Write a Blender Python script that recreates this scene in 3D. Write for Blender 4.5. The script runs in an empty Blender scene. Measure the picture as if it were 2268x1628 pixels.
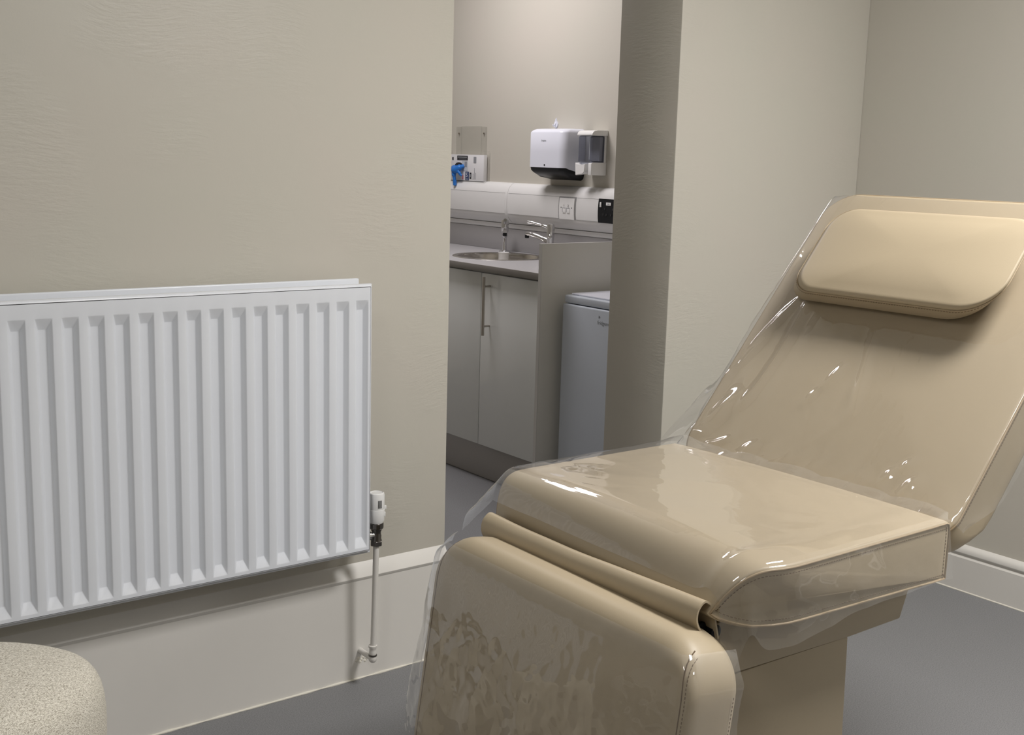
import bpy, bmesh, math, random
from mathutils import Vector, Matrix, noise
random.seed(7)
S = bpy.context.scene
COL = S.collection
pi = math.pi

# ------------------------------------------------------------------ materials
def new_mat(name):
    m = bpy.data.materials.new(name); m.use_nodes = True
    nt = m.node_tree
    return m, nt, nt.nodes['Principled BSDF']

def N(nt, kind, **kw):
    n = nt.nodes.new(kind)
    for k, v in kw.items():
        if k in n.inputs: n.inputs[k].default_value = v
        else: setattr(n, k, v)
    return n

def srgb(r, g, b):
    f = lambda c: c/12.92 if c <= .04045 else ((c+.055)/1.055)**2.4
    return (f(r/255), f(g/255), f(b/255), 1)

def simple(name, col, rough=.5, metal=0, spec=.5, bump=0, bscale=200, var=0, vscale=3, coat=0):
    m, nt, b = new_mat(name)
    b.inputs['Base Color'].default_value = col
    b.inputs['Roughness'].default_value = rough
    b.inputs['Metallic'].default_value = metal
    b.inputs['Specular IOR Level'].default_value = spec
    b.inputs['Coat Weight'].default_value = coat
    tc = N(nt, 'ShaderNodeTexCoord')
    if var:
        n = N(nt, 'ShaderNodeTexNoise', Scale=vscale, Detail=4.0)
        nt.links.new(tc.outputs['Object'], n.inputs['Vector'])
        mx = N(nt, 'ShaderNodeMixRGB', blend_type='MIX')
        mx.inputs[1].default_value = tuple(c*(1-var) for c in col[:3])+(1,)
        mx.inputs[2].default_value = tuple(min(1, c*(1+var)) for c in col[:3])+(1,)
        nt.links.new(n.outputs['Fac'], mx.inputs[0]); nt.links.new(mx.outputs[0], b.inputs['Base Color'])
    if bump:
        n = N(nt, 'ShaderNodeTexNoise', Scale=bscale, Detail=3.0)
        nt.links.new(tc.outputs['Object'], n.inputs['Vector'])
        bp = N(nt, 'ShaderNodeBump', Strength=bump, Distance=.001)
        nt.links.new(n.outputs['Fac'], bp.inputs['Height']); nt.links.new(bp.outputs[0], b.inputs['Normal'])
    return m

def wall_mat(name, col, trowel):
    m, nt, b = new_mat(name)
    b.inputs['Roughness'].default_value = .42
    b.inputs['Specular IOR Level'].default_value = .35
    tc = N(nt, 'ShaderNodeTexCoord')
    # broad hue drift of the paint
    n = N(nt, 'ShaderNodeTexNoise', Scale=2.3, Detail=3.0, Roughness=.55)
    nt.links.new(tc.outputs['Object'], n.inputs['Vector'])
    mx = N(nt, 'ShaderNodeMixRGB')
    mx.inputs[1].default_value = (col[0]*.975, col[1]*1.01, col[2]*.985, 1)
    mx.inputs[2].default_value = (col[0]*1.03, col[1]*.995, col[2]*1.0, 1)
    nt.links.new(n.outputs['Fac'], mx.inputs[0]); nt.links.new(mx.outputs[0], b.inputs['Base Color'])
    # roller stipple
    n2 = N(nt, 'ShaderNodeTexNoise', Scale=260.0, Detail=2.0)
    nt.links.new(tc.outputs['Object'], n2.inputs['Vector'])
    # trowel strokes : stretched, rotated, masked
    w = N(nt, 'ShaderNodeTexNoise', Scale=3.0, Detail=2.0)
    nt.links.new(tc.outputs['Object'], w.inputs['Vector'])
    add = N(nt, 'ShaderNodeMixRGB', blend_type='ADD'); add.inputs[0].default_value = .12
    nt.links.new(tc.outputs['Object'], add.inputs[1]); nt.links.new(w.outputs['Color'], add.inputs[2])
    mp = N(nt, 'ShaderNodeMapping'); mp.inputs['Rotation'].default_value = (0, .42, 0); mp.inputs['Scale'].default_value = (14, 14, 75)
    nt.links.new(add.outputs[0], mp.inputs['Vector'])
    n3 = N(nt, 'ShaderNodeTexNoise', Scale=1.6, Detail=6.0, Roughness=.65)
    nt.links.new(mp.outputs[0], n3.inputs['Vector'])
    mp2 = N(nt, 'ShaderNodeMapping'); mp2.inputs['Rotation'].default_value = (0, -.7, 0); mp2.inputs['Scale'].default_value = (5, 5, 40)
    nt.links.new(add.outputs[0], mp2.inputs['Vector'])
    n5 = N(nt, 'ShaderNodeTexNoise', Scale=1.3, Detail=5.0, Roughness=.6)
    nt.links.new(mp2.outputs[0], n5.inputs['Vector'])
    n4 = N(nt, 'ShaderNodeTexNoise', Scale=4.2, Detail=3.0)
    mo = N(nt, 'ShaderNodeMapping'); mo.inputs['Location'].default_value = (3.7, .4, 1.9)
    nt.links.new(tc.outputs['Object'], mo.inputs['Vector']); nt.links.new(mo.outputs[0], n4.inputs['Vector'])
    cr = N(nt, 'ShaderNodeValToRGB'); cr.color_ramp.elements[0].position = .46; cr.color_ramp.elements[1].position = .62
    cr.color_ramp.elements[0].color = (.0, .0, .0, 1)
    nt.links.new(n4.outputs['Fac'], cr.inputs[0])
    mul = N(nt, 'ShaderNodeMath', operation='MULTIPLY')
    nt.links.new(n3.outputs['Fac'], mul.inputs[0]); nt.links.new(cr.outputs[0], mul.inputs[1])
    m5 = N(nt, 'ShaderNodeMath', operation='MULTIPLY'); m5.inputs[1].default_value = .06
    nt.links.new(n5.outputs['Fac'], m5.inputs[0])
    a5 = N(nt, 'ShaderNodeMath', operation='ADD')
    nt.links.new(mul.outputs[0], a5.inputs[0]); nt.links.new(m5.outputs[0], a5.inputs[1])
    b1 = N(nt, 'ShaderNodeBump', Strength=.07, Distance=.001)
    nt.links.new(n2.outputs['Fac'], b1.inputs['Height'])
    b2 = N(nt, 'ShaderNodeBump', Strength=trowel, Distance=.004)
    nt.links.new(a5.outputs[0], b2.inputs['Height']); nt.links.new(b1.outputs[0], b2.inputs['Normal'])
    nt.links.new(b2.outputs[0], b.inputs['Normal'])
    return m

def schlick(nt, f0, normal=None):
    """reflectance of a thin clear sheet, the same from either side"""
    lw = N(nt, 'ShaderNodeLayerWeight', Blend=.5)
    if normal is not None: nt.links.new(normal, lw.inputs['Normal'])
    pw = N(nt, 'ShaderNodeMath', operation='POWER'); pw.inputs[1].default_value = 4.5
    nt.links.new(lw.outputs['Facing'], pw.inputs[0])
    ma = N(nt, 'ShaderNodeMath', operation='MULTIPLY_ADD'); ma.inputs[1].default_value = .9-f0; ma.inputs[2].default_value = f0
    nt.links.new(pw.outputs[0], ma.inputs[0])
    return ma.outputs[0]

def film_mat(name, fine=.25):
    m, nt, b = new_mat(name)
    nt.nodes.remove(b)
    out = nt.nodes['Material Output']
    tr = N(nt, 'ShaderNodeBsdfTransparent'); tr.inputs[0].default_value = (.965, .965, .965, 1)
    gl = N(nt, 'ShaderNodeBsdfGlossy'); gl.inputs['Roughness'].default_value = .035; gl.inputs[0].default_value = (1, 1, 1, 1)
    tc = N(nt, 'ShaderNodeTexCoord')
    w = N(nt, 'ShaderNodeTexNoise', Scale=9.0, Detail=2.0, Distortion=1.2)
    nt.links.new(tc.outputs['Object'], w.inputs['Vector'])
    bp = N(nt, 'ShaderNodeBump', Strength=fine, Distance=.004)
    nt.links.new(w.outputs['Fac'], bp.inputs['Height'])
    nt.links.new(bp.outputs[0], gl.inputs['Normal'])
    mx = N(nt, 'ShaderNodeMixShader')
    fz = schlick(nt, .088, bp.outputs[0])
    nt.links.new(fz, mx.inputs[0]); nt.links.new(tr.outputs[0], mx.inputs[1]); nt.links.new(gl.outputs[0], mx.inputs[2])
    df = N(nt, 'ShaderNodeBsdfDiffuse'); df.inputs[0].default_value = (.85, .85, .87, 1)
    m2 = N(nt, 'ShaderNodeMixShader'); m2.inputs[0].default_value = .035
    nt.links.new(mx.outputs[0], m2.inputs[1]); nt.links.new(df.outputs[0], m2.inputs[2])
    nt.links.new(m2.outputs[0], out.inputs[0])
    return m

def tint_mat(name, col, mixgloss=.1, haze=.1, hazecol=(.5, .5, .5, 1)):
    m, nt, b = new_mat(name)
    nt.nodes.remove(b)
    out = nt.nodes['Material Output']
    tr = N(nt, 'ShaderNodeBsdfTransparent'); tr.inputs[0].default_value = col
    gl = N(nt, 'ShaderNodeBsdfGlossy'); gl.inputs['Roughness'].default_value = .08
    mx = N(nt, 'ShaderNodeMixShader')
    nt.links.new(schlick(nt, .05), mx.inputs[0]); nt.links.new(tr.outputs[0], mx.inputs[1]); nt.links.new(gl.outputs[0], mx.inputs[2])
    df = N(nt, 'ShaderNodeBsdfDiffuse'); df.inputs[0].default_value = hazecol
    m2 = N(nt, 'ShaderNodeMixShader'); m2.inputs[0].default_value = haze
    nt.links.new(mx.outputs[0], m2.inputs[1]); nt.links.new(df.outputs[0], m2.inputs[2])
    nt.links.new(m2.outputs[0], out.inputs[0])
    return m

def floor_mat():
    m, nt, b = new_mat('grey_vinyl_floor')
    b.inputs['Roughness'].default_value = .5
    b.inputs['Specular IOR Level'].default_value = .3
    tc = N(nt, 'ShaderNodeTexCoord')
    n = N(nt, 'ShaderNodeTexNoise', Scale=330.0, Detail=3.0, Roughness=.7)
    nt.links.new(tc.outputs['Object'], n.inputs['Vector'])
    cr = N(nt, 'ShaderNodeValToRGB')
    cr.color_ramp.elements[0].position = .36; cr.color_ramp.elements[0].color = (.165, .167, .173, 1)
    cr.color_ramp.elements[1].position = .66; cr.color_ramp.elements[1].color = (.262, .264, .272, 1)
    nt.links.new(n.outputs['Fac'], cr.inputs[0]); nt.links.new(cr.outputs[0], b.inputs['Base Color'])
    bp = N(nt, 'ShaderNodeBump', Strength=.25, Distance=.0008)
    nt.links.new(n.outputs['Fac'], bp.inputs['Height']); nt.links.new(bp.outputs[0], b.inputs['Normal'])
    return m

def weave_mat():
    m, nt, b = new_mat('oatmeal_woven_fabric')
    b.inputs['Roughness'].default_value = .95
    b.inputs['Specular IOR Level'].default_value = .1
    tc = N(nt, 'ShaderNodeTexCoord')
    outs = []
    for ang in (.5, .5+pi/2):
        mp = N(nt, 'ShaderNodeMapping', vector_type='TEXTURE'); mp.inputs['Rotation'].default_value = (.35, .1, ang); mp.inputs['Scale'].default_value = (1/190, 1/900, 1/560)
        nt.links.new(tc.outputs['Object'], mp.inputs['Vector'])
        n = N(nt, 'ShaderNodeTexNoise', Scale=1.0, Detail=2.0, Roughness=.6)
        nt.links.new(mp.outputs[0], n.inputs['Vector']); outs.append(n)
    mxm = N(nt, 'ShaderNodeMath', operation='ADD')
    nt.links.new(outs[0].outputs['Fac'], mxm.inputs[0]); nt.links.new(outs[1].outputs['Fac'], mxm.inputs[1])
    hf = N(nt, 'ShaderNodeMath', operation='MULTIPLY'); hf.inputs[1].default_value = .5
    nt.links.new(mxm.outputs[0], hf.inputs[0])
    cr = N(nt, 'ShaderNodeValToRGB')
    e = cr.color_ramp.elements
    e[0].position = .37; e[0].color = (.27, .24, .185, 1)
    e[1].position = .62; e[1].color = (.92, .89, .80, 1)
    x = e.new(.49); x.color = (.66, .62, .53, 1)
    nt.links.new(hf.outputs[0], cr.inputs[0]); nt.links.new(cr.outputs[0], b.inputs['Base Color'])
    bp = N(nt, 'ShaderNodeBump', Strength=.7, Distance=.002)
    nt.links.new(hf.outputs[0], bp.inputs['Height']); nt.links.new(bp.outputs[0], b.inputs['Normal'])
    return m

def emit(name, col, st):
    m, nt, b = new_mat(name); nt.nodes.remove(b)
    e = N(nt, 'ShaderNodeEmission', Strength=st); e.inputs[0].default_value = col
    nt.links.new(e.outputs[0], nt.nodes['Material Output'].inputs[0])
    return m

WALLC = (.545, .520, .462)
M = dict(
    wall=wall_mat('painted_plaster', WALLC, .30),
    wallsm=wall_mat('smooth_painted_plaster', WALLC, .05),
    ceil=simple('ceiling_paint', (.80, .79, .76, 1), .8),
    skirt=simple('skirting_gloss_paint', (.72, .70, .66, 1), .35, var=.03, vscale=5, bump=.08, bscale=30),
    caulk=simple('cream_caulk', (.78, .75, .66, 1), .6, bump=.6, bscale=120),
    floor=floor_mat(),
    rad=simple('white_radiator_enamel', (.76, .79, .84, 1), .28, var=.01, vscale=8, bump=.05, bscale=60),
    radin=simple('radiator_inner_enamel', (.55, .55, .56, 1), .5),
    white=simple('white_plastic', (.80, .80, .79, 1), .3),
    coolwhite=simple('cool_white_plastic', (.74, .76, .84, 1), .35),
    trunk=simple('white_upvc_trunking', (.74, .74, .73, 1), .3),
    gap=simple('dark_gap', (.04, .04, .04, 1), .9),
    line=simple('lid_seam', (.28, .28, .28, 1), .8),
    black=simple('black_plastic', (.010, .011, .013, 1), .4, spec=.25),
    chrome=simple('chrome', (.70, .70, .71, 1), .16, 1),
    dchrome=simple('tarnished_nickel', (.16, .15, .14, 1), .28, 1, bump=.15, bscale=90),
    steel=simple('stainless_steel', (.60, .57, .53, 1), .22, 1),
    bsteel=simple('brushed_steel_handle', (.50, .47, .43, 1), .35, 1),
    gloss=simple('grey_gloss_cabinet', (.80, .82, .80, 1), .12, coat=.3, var=.01),
    panel=simple('grey_matt_panel', (.74, .73, .68, 1), .45, var=.02, vscale=9),
    pedge=simple('panel_edge_strip', (.58, .57, .54, 1), .4),
    work=simple('grey_laminate_worktop', (.44, .435, .445, 1), .35, var=.03, vscale=90),
    wedge=simple('worktop_edge', (.27, .255, .235, 1), .4),
    splash=simple('grey_laminate_splashback', (.33, .322, .325, 1), .35, var=.03, vscale=90),
    plinth=simple('grey_plinth', (.40, .385, .37, 1), .4),
    fridge=simple('fridge_white_enamel', (.58, .63, .70, 1), .38, bump=.15, bscale=500),
    frlogo=simple('grey_badge_print', (.30, .32, .35, 1), .5),
    vinyl=simple('tan_upholstery_vinyl', (.425, .352, .242, 1), .46, spec=.42, bump=.10, bscale=700, var=.015, vscale=6),
    thread=simple('brown_stitching', (.16, .11, .065, 1), .8),
    piping=simple('tan_seam_piping', (.40, .31, .20, 1), .5),
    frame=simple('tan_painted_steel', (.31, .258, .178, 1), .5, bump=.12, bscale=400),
    film=film_mat('clear_pvc_film'),
    weave=weave_mat(),
    blue=simple('blue_nitrile', (.02, .17, .56, 1), .35, bump=.5, bscale=60),
    card=simple('glove_box_card', (.74, .74, .75, 1), .55),
    ink=simple('black_ink', (.02, .02, .025, 1), .6),
    navy=simple('navy_ink', (.03, .05, .13, 1), .5),
    greyink=simple('grey_ink', (.28, .29, .31, 1), .6),
    mint=simple('pale_ink', (.55, .58, .60, 1), .6),
    red=simple('red_ink', (.5, .12, .14, 1), .6),
    acryl=tint_mat('clear_acrylic', (.98, .98, .975, 1), haze=.03, hazecol=(.7,.7,.68,1)),
    smoke=tint_mat('smoked_plastic', (.66, .68, .75, 1), haze=.22, hazecol=(.20, .21, .25, 1)),
    light2=emit('led_panel_glow_dim', (1.0, .975, .955, 1), 6.0),
    light=emit('led_panel_glow', (1.0, .975, .955, 1), 25.5),
    klight=emit('kitchen_led_glow', (1.0, .945, .96, 1), 9.2),
    screw=simple('screw_steel', (.25, .22, .18, 1), .4, .8),
)

# ------------------------------------------------------------------ object helpers
def link(name, mesh, mat, parent=None, loc=None):
    o = bpy.data.objects.new(name, mesh); COL.objects.link(o)
    if mat is not None and not mesh.materials: mesh.materials.append(mat)
    if loc is not None: o.location = loc
    if parent is not None:
        o.parent = parent
        if parent.type == 'EMPTY' or True:
            o.matrix_parent_inverse = Matrix.Translation(-Vector(root_loc(parent)))
    return o
def root_loc(p):
    v = Vector((0, 0, 0))
    while p is not None:
        v += Vector(p.location)
        if p.parent is not None: v += p.matrix_parent_inverse.translation
        p = p.parent
    return v
def thing(name, label, cat, loc, group=None):
    o = bpy.data.objects.new(name, None); COL.objects.link(o)
    o.empty_display_size = .05; o.location = loc
    o['label'] = label; o['category'] = cat
    if group: o['group'] = group
    return o
def tag(o, label, cat, group=None):
    o['label'] = label; o['category'] = cat
    if group: o['group'] = group
    return o
def struct(o): o['kind'] = 'structure'; return o

def finish(bm, name, mat, parent=None, smooth=None):
    bmesh.ops.recalc_face_normals(bm, faces=bm.faces[:])
    me = bpy.data.meshes.new(name); bm.to_mesh(me); bm.free()
    if smooth is not None:
        for p in me.polygons: p.use_smooth = True
        if smooth < 180: me.set_sharp_from_angle(angle=math.radians(smooth))
    return link(name, me, mat, parent)

def box_bm(bm, x0, x1, y0, y1, z0, z1, bev=0, seg=2):
    t = bmesh.new()
    bmesh.ops.create_cube(t, size=1)
    for v in t.verts:
        v.co = Vector((x0 + (v.co.x+.5)*(x1-x0), y0 + (v.co.y+.5)*(y1-y0), z0 + (v.co.z+.5)*(z1-z0)))
    if bev: bmesh.ops.bevel(t, geom=t.edges[:], offset=bev, segments=seg, affect='EDGES', profile=.5)
    merge(bm, t)
def merge(bm, t, mat=None):
    if mat is not None: t.transform(mat)
    idx = {}
    for v in t.verts: idx[v] = bm.verts.new(v.co)
    for f in t.faces:
        try: bm.faces.new([idx[v] for v in f.verts])
        except ValueError: pass
    t.free()
def box(name, x0, x1, y0, y1, z0, z1, mat, parent=None, bev=0, seg=2):
    bm = bmesh.new(); box_bm(bm, x0, x1, y0, y1, z0, z1, bev, seg)
    return finish(bm, name, mat, parent, 35 if bev else None)

def lathe_bm(bm, prof, origin, axis=(0, 0, 1), n=32, cap=True):
    """prof: list of (radius, height)"""
    q = Vector((0, 0, 1)).rotation_difference(Vector(axis).normalized()).to_matrix()
    o = Vector(origin); rings = []
    for r, h in prof:
        rings.append([bm.verts.new(o + q @ Vector((r*math.cos(2*pi*k/n), r*math.sin(2*pi*k/n), h))) for k in range(n)])
    for a, b in zip(rings, rings[1:]):
        for k in range(n):
            bm.faces.new((a[k], a[(k+1) % n], b[(k+1) % n], b[k]))
    if cap:
        bm.faces.new(rings[0][::-1]); bm.faces.new(rings[-1])
def lathe(name, prof, origin, mat, parent=None, axis=(0, 0, 1), n=32, smooth=40, cap=True):
    bm = bmesh.new(); lathe_bm(bm, prof, origin, axis, n, cap)
    return finish(bm, name, mat, parent, smooth)

def tube_bm(bm, pts, r, n=10, closed=False, cap=True):
    pts = [Vector(p) for p in pts]; m = len(pts)
    rr = r if isinstance(r, (list, tuple)) else [r]*m
    rings = []; up = None
    for i, p in enumerate(pts):
        if closed: t = pts[(i+1) % m] - pts[i-1]
        else: t = pts[min(i+1, m-1)] - pts[max(i-1, 0)]
        t.normalize()
        if up is None:
            up = Vector((0, 0, 1)) if abs(t.z) < .9 else Vector((1, 0, 0))
        a = (up - up.dot(t)*t)
        if a.length < 1e-6: a = t.orthogonal()
        a.normalize(); up = a; b = t.cross(a)
        rings.append([bm.verts.new(p + rr[i]*(math.cos(2*pi*k/n)*a + math.sin(2*pi*k/n)*b)) for k in range(n)])
    rng = range(m) if closed else range(m-1)
    for i in rng:
        A = rings[i]; B = rings[(i+1) % m]
        for k in range(n): bm.faces.new((A[k], A[(k+1) % n], B[(k+1) % n], B[k]))
    if not closed and cap:
        bm.faces.new(rings[0][::-1]); bm.faces.new(rings[-1])
def tube(name, pts, r, mat, parent=None, n=10, closed=False):
    bm = bmesh.new(); tube_bm(bm, pts, r, n, closed)
    return finish(bm, name, mat, parent, 60)

def spline(pts, k=6, closed=False):
    P = [Vector(p) for p in pts]; n = len(P); out = []
    rng = n if closed else n-1
    for i in range(rng):
        p0 = P[(i-1) % n] if closed or i > 0 else P[0]
        p1 = P[i]; p2 = P[(i+1) % n]
        p3 = P[(i+2) % n] if closed or i+2 < n else P[-1]
        for j in range(k):
            t = j/k
            out.append(.5*((2*p1) + (-p0+p2)*t + (2*p0-5*p1+4*p2-p3)*t*t + (-p0+3*p1-3*p2+p3)*t**3))
    if not closed: out.append(P[-1])
    return out

def prism(name, poly, y0, y1, mat, parent=None, bev=0, plane='xz', smooth=35):
    """closed 2-D polygon extruded along the remaining axis"""
    bm = bmesh.new()
    def P(a, b, c):
        return {'xz': (a, c, b), 'yz': (c, a, b), 'xy': (a, b, c)}[plane]
    v0 = [bm.verts.new(P(a, b, y0)) for a, b in poly]; v1 = [bm.verts.new(P(a, b, y1)) for a, b in poly]
    n = len(poly)
    bm.faces.new(v0); bm.faces.new(v1[::-1])
    for i in range(n): bm.faces.new((v0[i], v1[i], v1[(i+1) % n], v0[(i+1) % n]))
    bmesh.ops.recalc_face_normals(bm, faces=bm.faces[:])
    if bev: bmesh.ops.bevel(bm, geom=bm.edges[:], offset=bev, segments=2, affect='EDGES', profile=.5)
    return finish(bm, name, mat, parent, smooth)

def text(name, body, size, origin, xdir, zdir, mat, parent=None, extrude=.0002, align='LEFT'):
    cu = bpy.data.curves.new(name, 'FONT'); cu.body = body; cu.size = size; cu.extrude = extrude; cu.align_x = align
    tmp = bpy.data.objects.new('tmp_text', cu); COL.objects.link(tmp)
    dg = bpy.context.evaluated_depsgraph_get()
    me = bpy.data.meshes.new_from_object(tmp.evaluated_get(dg))
    bpy.data.objects.remove(tmp); bpy.data.curves.remove(cu)
    X = Vector(xdir).normalized(); Z = Vector(zdir).normalized(); Y = X.cross(Z)  # face normal = X x up
    R = Matrix((X, Z, Y)).transposed().to_4x4(); R.translation = Vector(origin)
    me.transform(R); me.materials.clear()
    return link(name, me, mat, parent)

def roundrect(a0, a1, b0, b1, r, n=8):
    if not isinstance(r, (list, tuple)): r = [r]*4
    out = []
    for (cx, cy, st, rr) in ((a1-r[0], b1-r[0], 0, r[0]), (a0+r[1], b1-r[1], pi/2, r[1]), (a0+r[2], b0+r[2], pi, r[2]), (a1-r[3], b0+r[3], 1.5*pi, r[3])):
        for k in range(n+1):
            t = st + pi/2*k/n
            out.append((cx + rr*math.cos(t), cy + rr*math.sin(t)))
    return out

# ------------------------------------------------------------------ room shell
YW, XR, X1, X2, YP = 2.585, 3.49, 1.779, 2.595, 2.853
ROOM_X0, ROOM_Y0, CEIL, YK = -2.2, -2.4, 2.62, 5.75
bm = bmesh.new(); box_bm(bm, ROOM_X0-.2, XR+.2, ROOM_Y0-.2, YK+.2, -.1, 0); struct(finish(bm, 'floor', M['floor']))
bm = bmesh.new(); box_bm(bm, ROOM_X0-.2, XR+.2, ROOM_Y0-.2, YK+.2, CEIL, CEIL+.1); struct(finish(bm, 'ceiling', M['ceil']))
bm = bmesh.new()
box_bm(bm, ROOM_X0, X1, YW, YP, 0, CEIL, .004, 2)
box_bm(bm, X2, XR, YW, YP, 0, CEIL, .004, 2)
box_bm(bm, X1-.01, X2+.01, YW, YP, 2.18, CEIL)
struct(finish(bm, 'wall_back', M['wall'], smooth=35))
struct(box('wall_right', XR, XR+.15, ROOM_Y0-.1, YK+.1, 0, CEIL, M['wallsm']))
struct(box('wall_left', ROOM_X0-.15, ROOM_X0, ROOM_Y0-.1, YP, 0, CEIL, M['wallsm']))
struct(box('wall_front', ROOM_X0-.1, XR+.1, ROOM_Y0-.15, ROOM_Y0, 0, CEIL, M['wallsm']))
struct(box('wall_far', .6, XR+.1, YK, YK+.15, 0, CEIL, M['wallsm']))
struct(box('wall_side', .5, .65, YP, YK+.1, 0, CEIL, M['wallsm']))

# tall skirting under the radiator
sk = [(YW, 0), (2.567, 0), (2.567, .272), (2.5655, .274), (2.5630, .281), (2.5645, .284), (2.582, .312), (YW, .316)]
struct(prism('baseboard_back', [(a, b) for a, b in sk], ROOM_X0, X1-.001, M['skirt'], plane='yz'))
struct(prism('baseboard_back', [(a, b) for a, b in sk], X2+.001, XR, M['skirt'], plane='yz'))
sr = [(XR, 0), (XR-.016, 0), (XR-.016, .112), (XR-.011, .118), (XR-.011, .124), (XR-.017, .130), (XR-.017, .140), (XR-.010, .150), (XR, .155)]
struct(prism('baseboard_right', sr, ROOM_Y0, YW, M['skirt'], plane='xz'))
# uneven sealant bead
bm = bmesh.new()
pts = []; rad = []
for i in range(160):
    x = -.4 + i*(X1+.4)/159
    pts.append((x, 2.5655, .0015)); rad.append(.0030 + .0022*noise.noise(Vector((x*22, 0, 0))))
tube_bm(bm, pts, rad, 6)
struct(finish(bm, 'trim_1', M['caulk'], smooth=60))
pts = [(XR-.016, ROOM_Y0+.1+i*.1, .001) for i in range(48)]
bm = bmesh.new(); tube_bm(bm, pts, .003, 6); struct(finish(bm, 'trim_2', M['caulk'], smooth=60))

# ------------------------------------------------------------------ radiator
RX0, RX1, RZ0, RZ1, RY = -.07, 1.470, .388, 1.062, 2.462
rad = thing('radiator', 'long white ribbed double panel radiator on the wall above tall skirting', 'radiator', (.7, 2.5, RZ0))
def stamped_panel(name, yf, sgn, mat, x1=RX1, z0=RZ0, z1=RZ1):
    """pressed sheet with vertical recessed channels; sgn=+1: recess goes +y"""
    bm = bmesh.new(); cache = {}
    def V(x, z, d):
        k = (round(x, 5), round(z, 5), round(d, 5))
        if k not in cache: cache[k] = bm.verts.new((x, yf + sgn*d, z))
        return cache[k]
    def Q(*v):
        try: bm.faces.new(v)
        except ValueError: pass
    p, wt, wf, dep = .0530, .0345, .0175, .0125
    zt, zb, hb = z1-.039, z0+.014, .024
    cs = []
    c = x1 - .0295
    while c - wt/2 > RX0 + .02: cs.append(c); c -= p
    xs = [RX0+.006]
    for c in sorted(cs): xs += [c-wt/2, c-wf/2, c+wf/2, c+wt/2]
    xs.append(x1-.006)
    for i in range(len(xs)-1):
        a, b = xs[i], xs[i+1]
        kind = 'flat' if i % 4 == 0 else ('l', 'f', 'r')[i % 4 - 1]
        if kind == 'flat':
            for lo, hi in ((z0+.006, zb), (zb, zb+hb), (zb+hb, zt-hb), (zt-hb, zt), (zt, z1-.008)):
                Q(V(a, lo, 0), V(b, lo, 0), V(b, hi, 0), V(a, hi, 0))
        else:
            da = dep if kind in 'fr' else 0; db = dep if kind in 'lf' else 0
            Q(V(a, z0+.006, 0), V(b, z0+.006, 0), V(b, zb, 0), V(a, zb, 0))
            Q(V(a, zt, 0), V(b, zt, 0), V(b, z1-.008, 0), V(a, z1-.008, 0))
            Q(V(a, zb+hb, da), V(b, zb+hb, db), V(b, zt-hb, db), V(a, zt-hb, da))
            if kind == 'f':
                Q(V(a, zb, 0), V(b, zb, 0), V(b, zb+hb, dep), V(a, zb+hb, dep))
                Q(V(a, zt, 0), V(b, zt, 0), V(b, zt-hb, dep), V(a, zt-hb, dep))
            elif kind == 'l':
                Q(V(a, zb, 0), V(b, zb, 0), V(b, zb+hb, dep)); Q(V(a, zb, 0), V(a, zb+hb, 0), V(b, zb+hb, dep))
                Q(V(a, zt, 0), V(b, zt, 0), V(b, zt-hb, dep)); Q(V(a, zt, 0), V(a, zt-hb, 0), V(b, zt-hb, dep))
            else:
                Q(V(a, zb, 0), V(b, zb, 0), V(a, zb+hb, dep)); Q(V(b, zb, 0), V(b, zb+hb, 0), V(a, zb+hb, dep))
                Q(V(a, zt, 0), V(b, zt, 0), V(a, zt-hb, dep)); Q(V(b, zt, 0), V(b, zt-hb, 0), V(a, zt-hb, dep))
    # rolled rim down to the weld plane
    L, R_, B, T = RX0+.006, x1-.006, z0+.006, z1-.008
    prev = [(L, B), (R_, B), (R_, T), (L, T)]; pd = 0
    for k in range(1, 6):
        t = k/5*pi/2; g = .006*math.sin(t); gt = .008*math.sin(t); d = .009*(1-math.cos(t))
        cur = [(L-g, B-g), (R_+g, B-g), (R_+g, T+gt), (L-g, T+gt)]
        for i in range(4):
            j = (i+1) % 4
            if k == 1:
                # strip uses extreme corners only; intermediate verts are welded below
                pass
            Q(V(prev[i][0], prev[i][1], pd), V(prev[j][0], prev[j][1], pd), V(cur[j][0], cur[j][1], d), V(cur[i][0], cur[i][1], d))
        prev, pd = cur, d
    d = .013
    for i in range(4):
        j = (i+1) % 4
        Q(V(prev[i][0], prev[i][1], pd), V(prev[j][0], prev[j][1], pd), V(prev[j][0], prev[j][1], d), V(prev[i][0], prev[i][1], d))
    Q(V(prev[0][0], prev[0][1], d), V(prev[1][0], prev[1][1], d), V(prev[2][0], prev[2][1], d), V(prev[3][0], prev[3][1], d))
    bmesh.ops.recalc_face_normals(bm, faces=bm.faces[:])
    es = [e for e in bm.edges if len(e.link_faces) == 2 and e.calc_face_angle(0) > .35 and max(v.co.z for v in e.verts) < z1-.02 and min(v.co.z for v in e.verts) > z0+.01 and RX0+.012 < min(v.co.x for v in e.verts) and max(v.co.x for v in e.verts) < x1-.009]
    bmesh.ops.bevel(bm, geom=es, offset=.0014, segments=2, affect='EDGES', profile=.5)
    me = bpy.data.meshes.new(name); bm.to_mesh(me); bm.free()
    for pl in me.polygons: pl.use_smooth = True
    me.set_sharp_from_angle(angle=math.radians(30))
    return link(name, me, mat, rad)
stamped_panel('front_panel', RY, 1, M['rad'])
box('panel_back_sheet', RX0-.002, RX1+.0055, RY+.0135, RY+.0215, RZ0-.008, RZ1-.010, M['rad'], rad, .0025, 3)
stamped_panel('rear_panel', RY+.096, -1, M['rad'], x1=RX1+.002)
box('panel_front_sheet', RX0-.002, RX1+.004, RY+.072, RY+.0825, RZ0+.004, RZ1+.006, M['rad'], rad, .003, 3)
bm = bmesh.new()
x = RX0+.05; s = 0
poly = []
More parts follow.
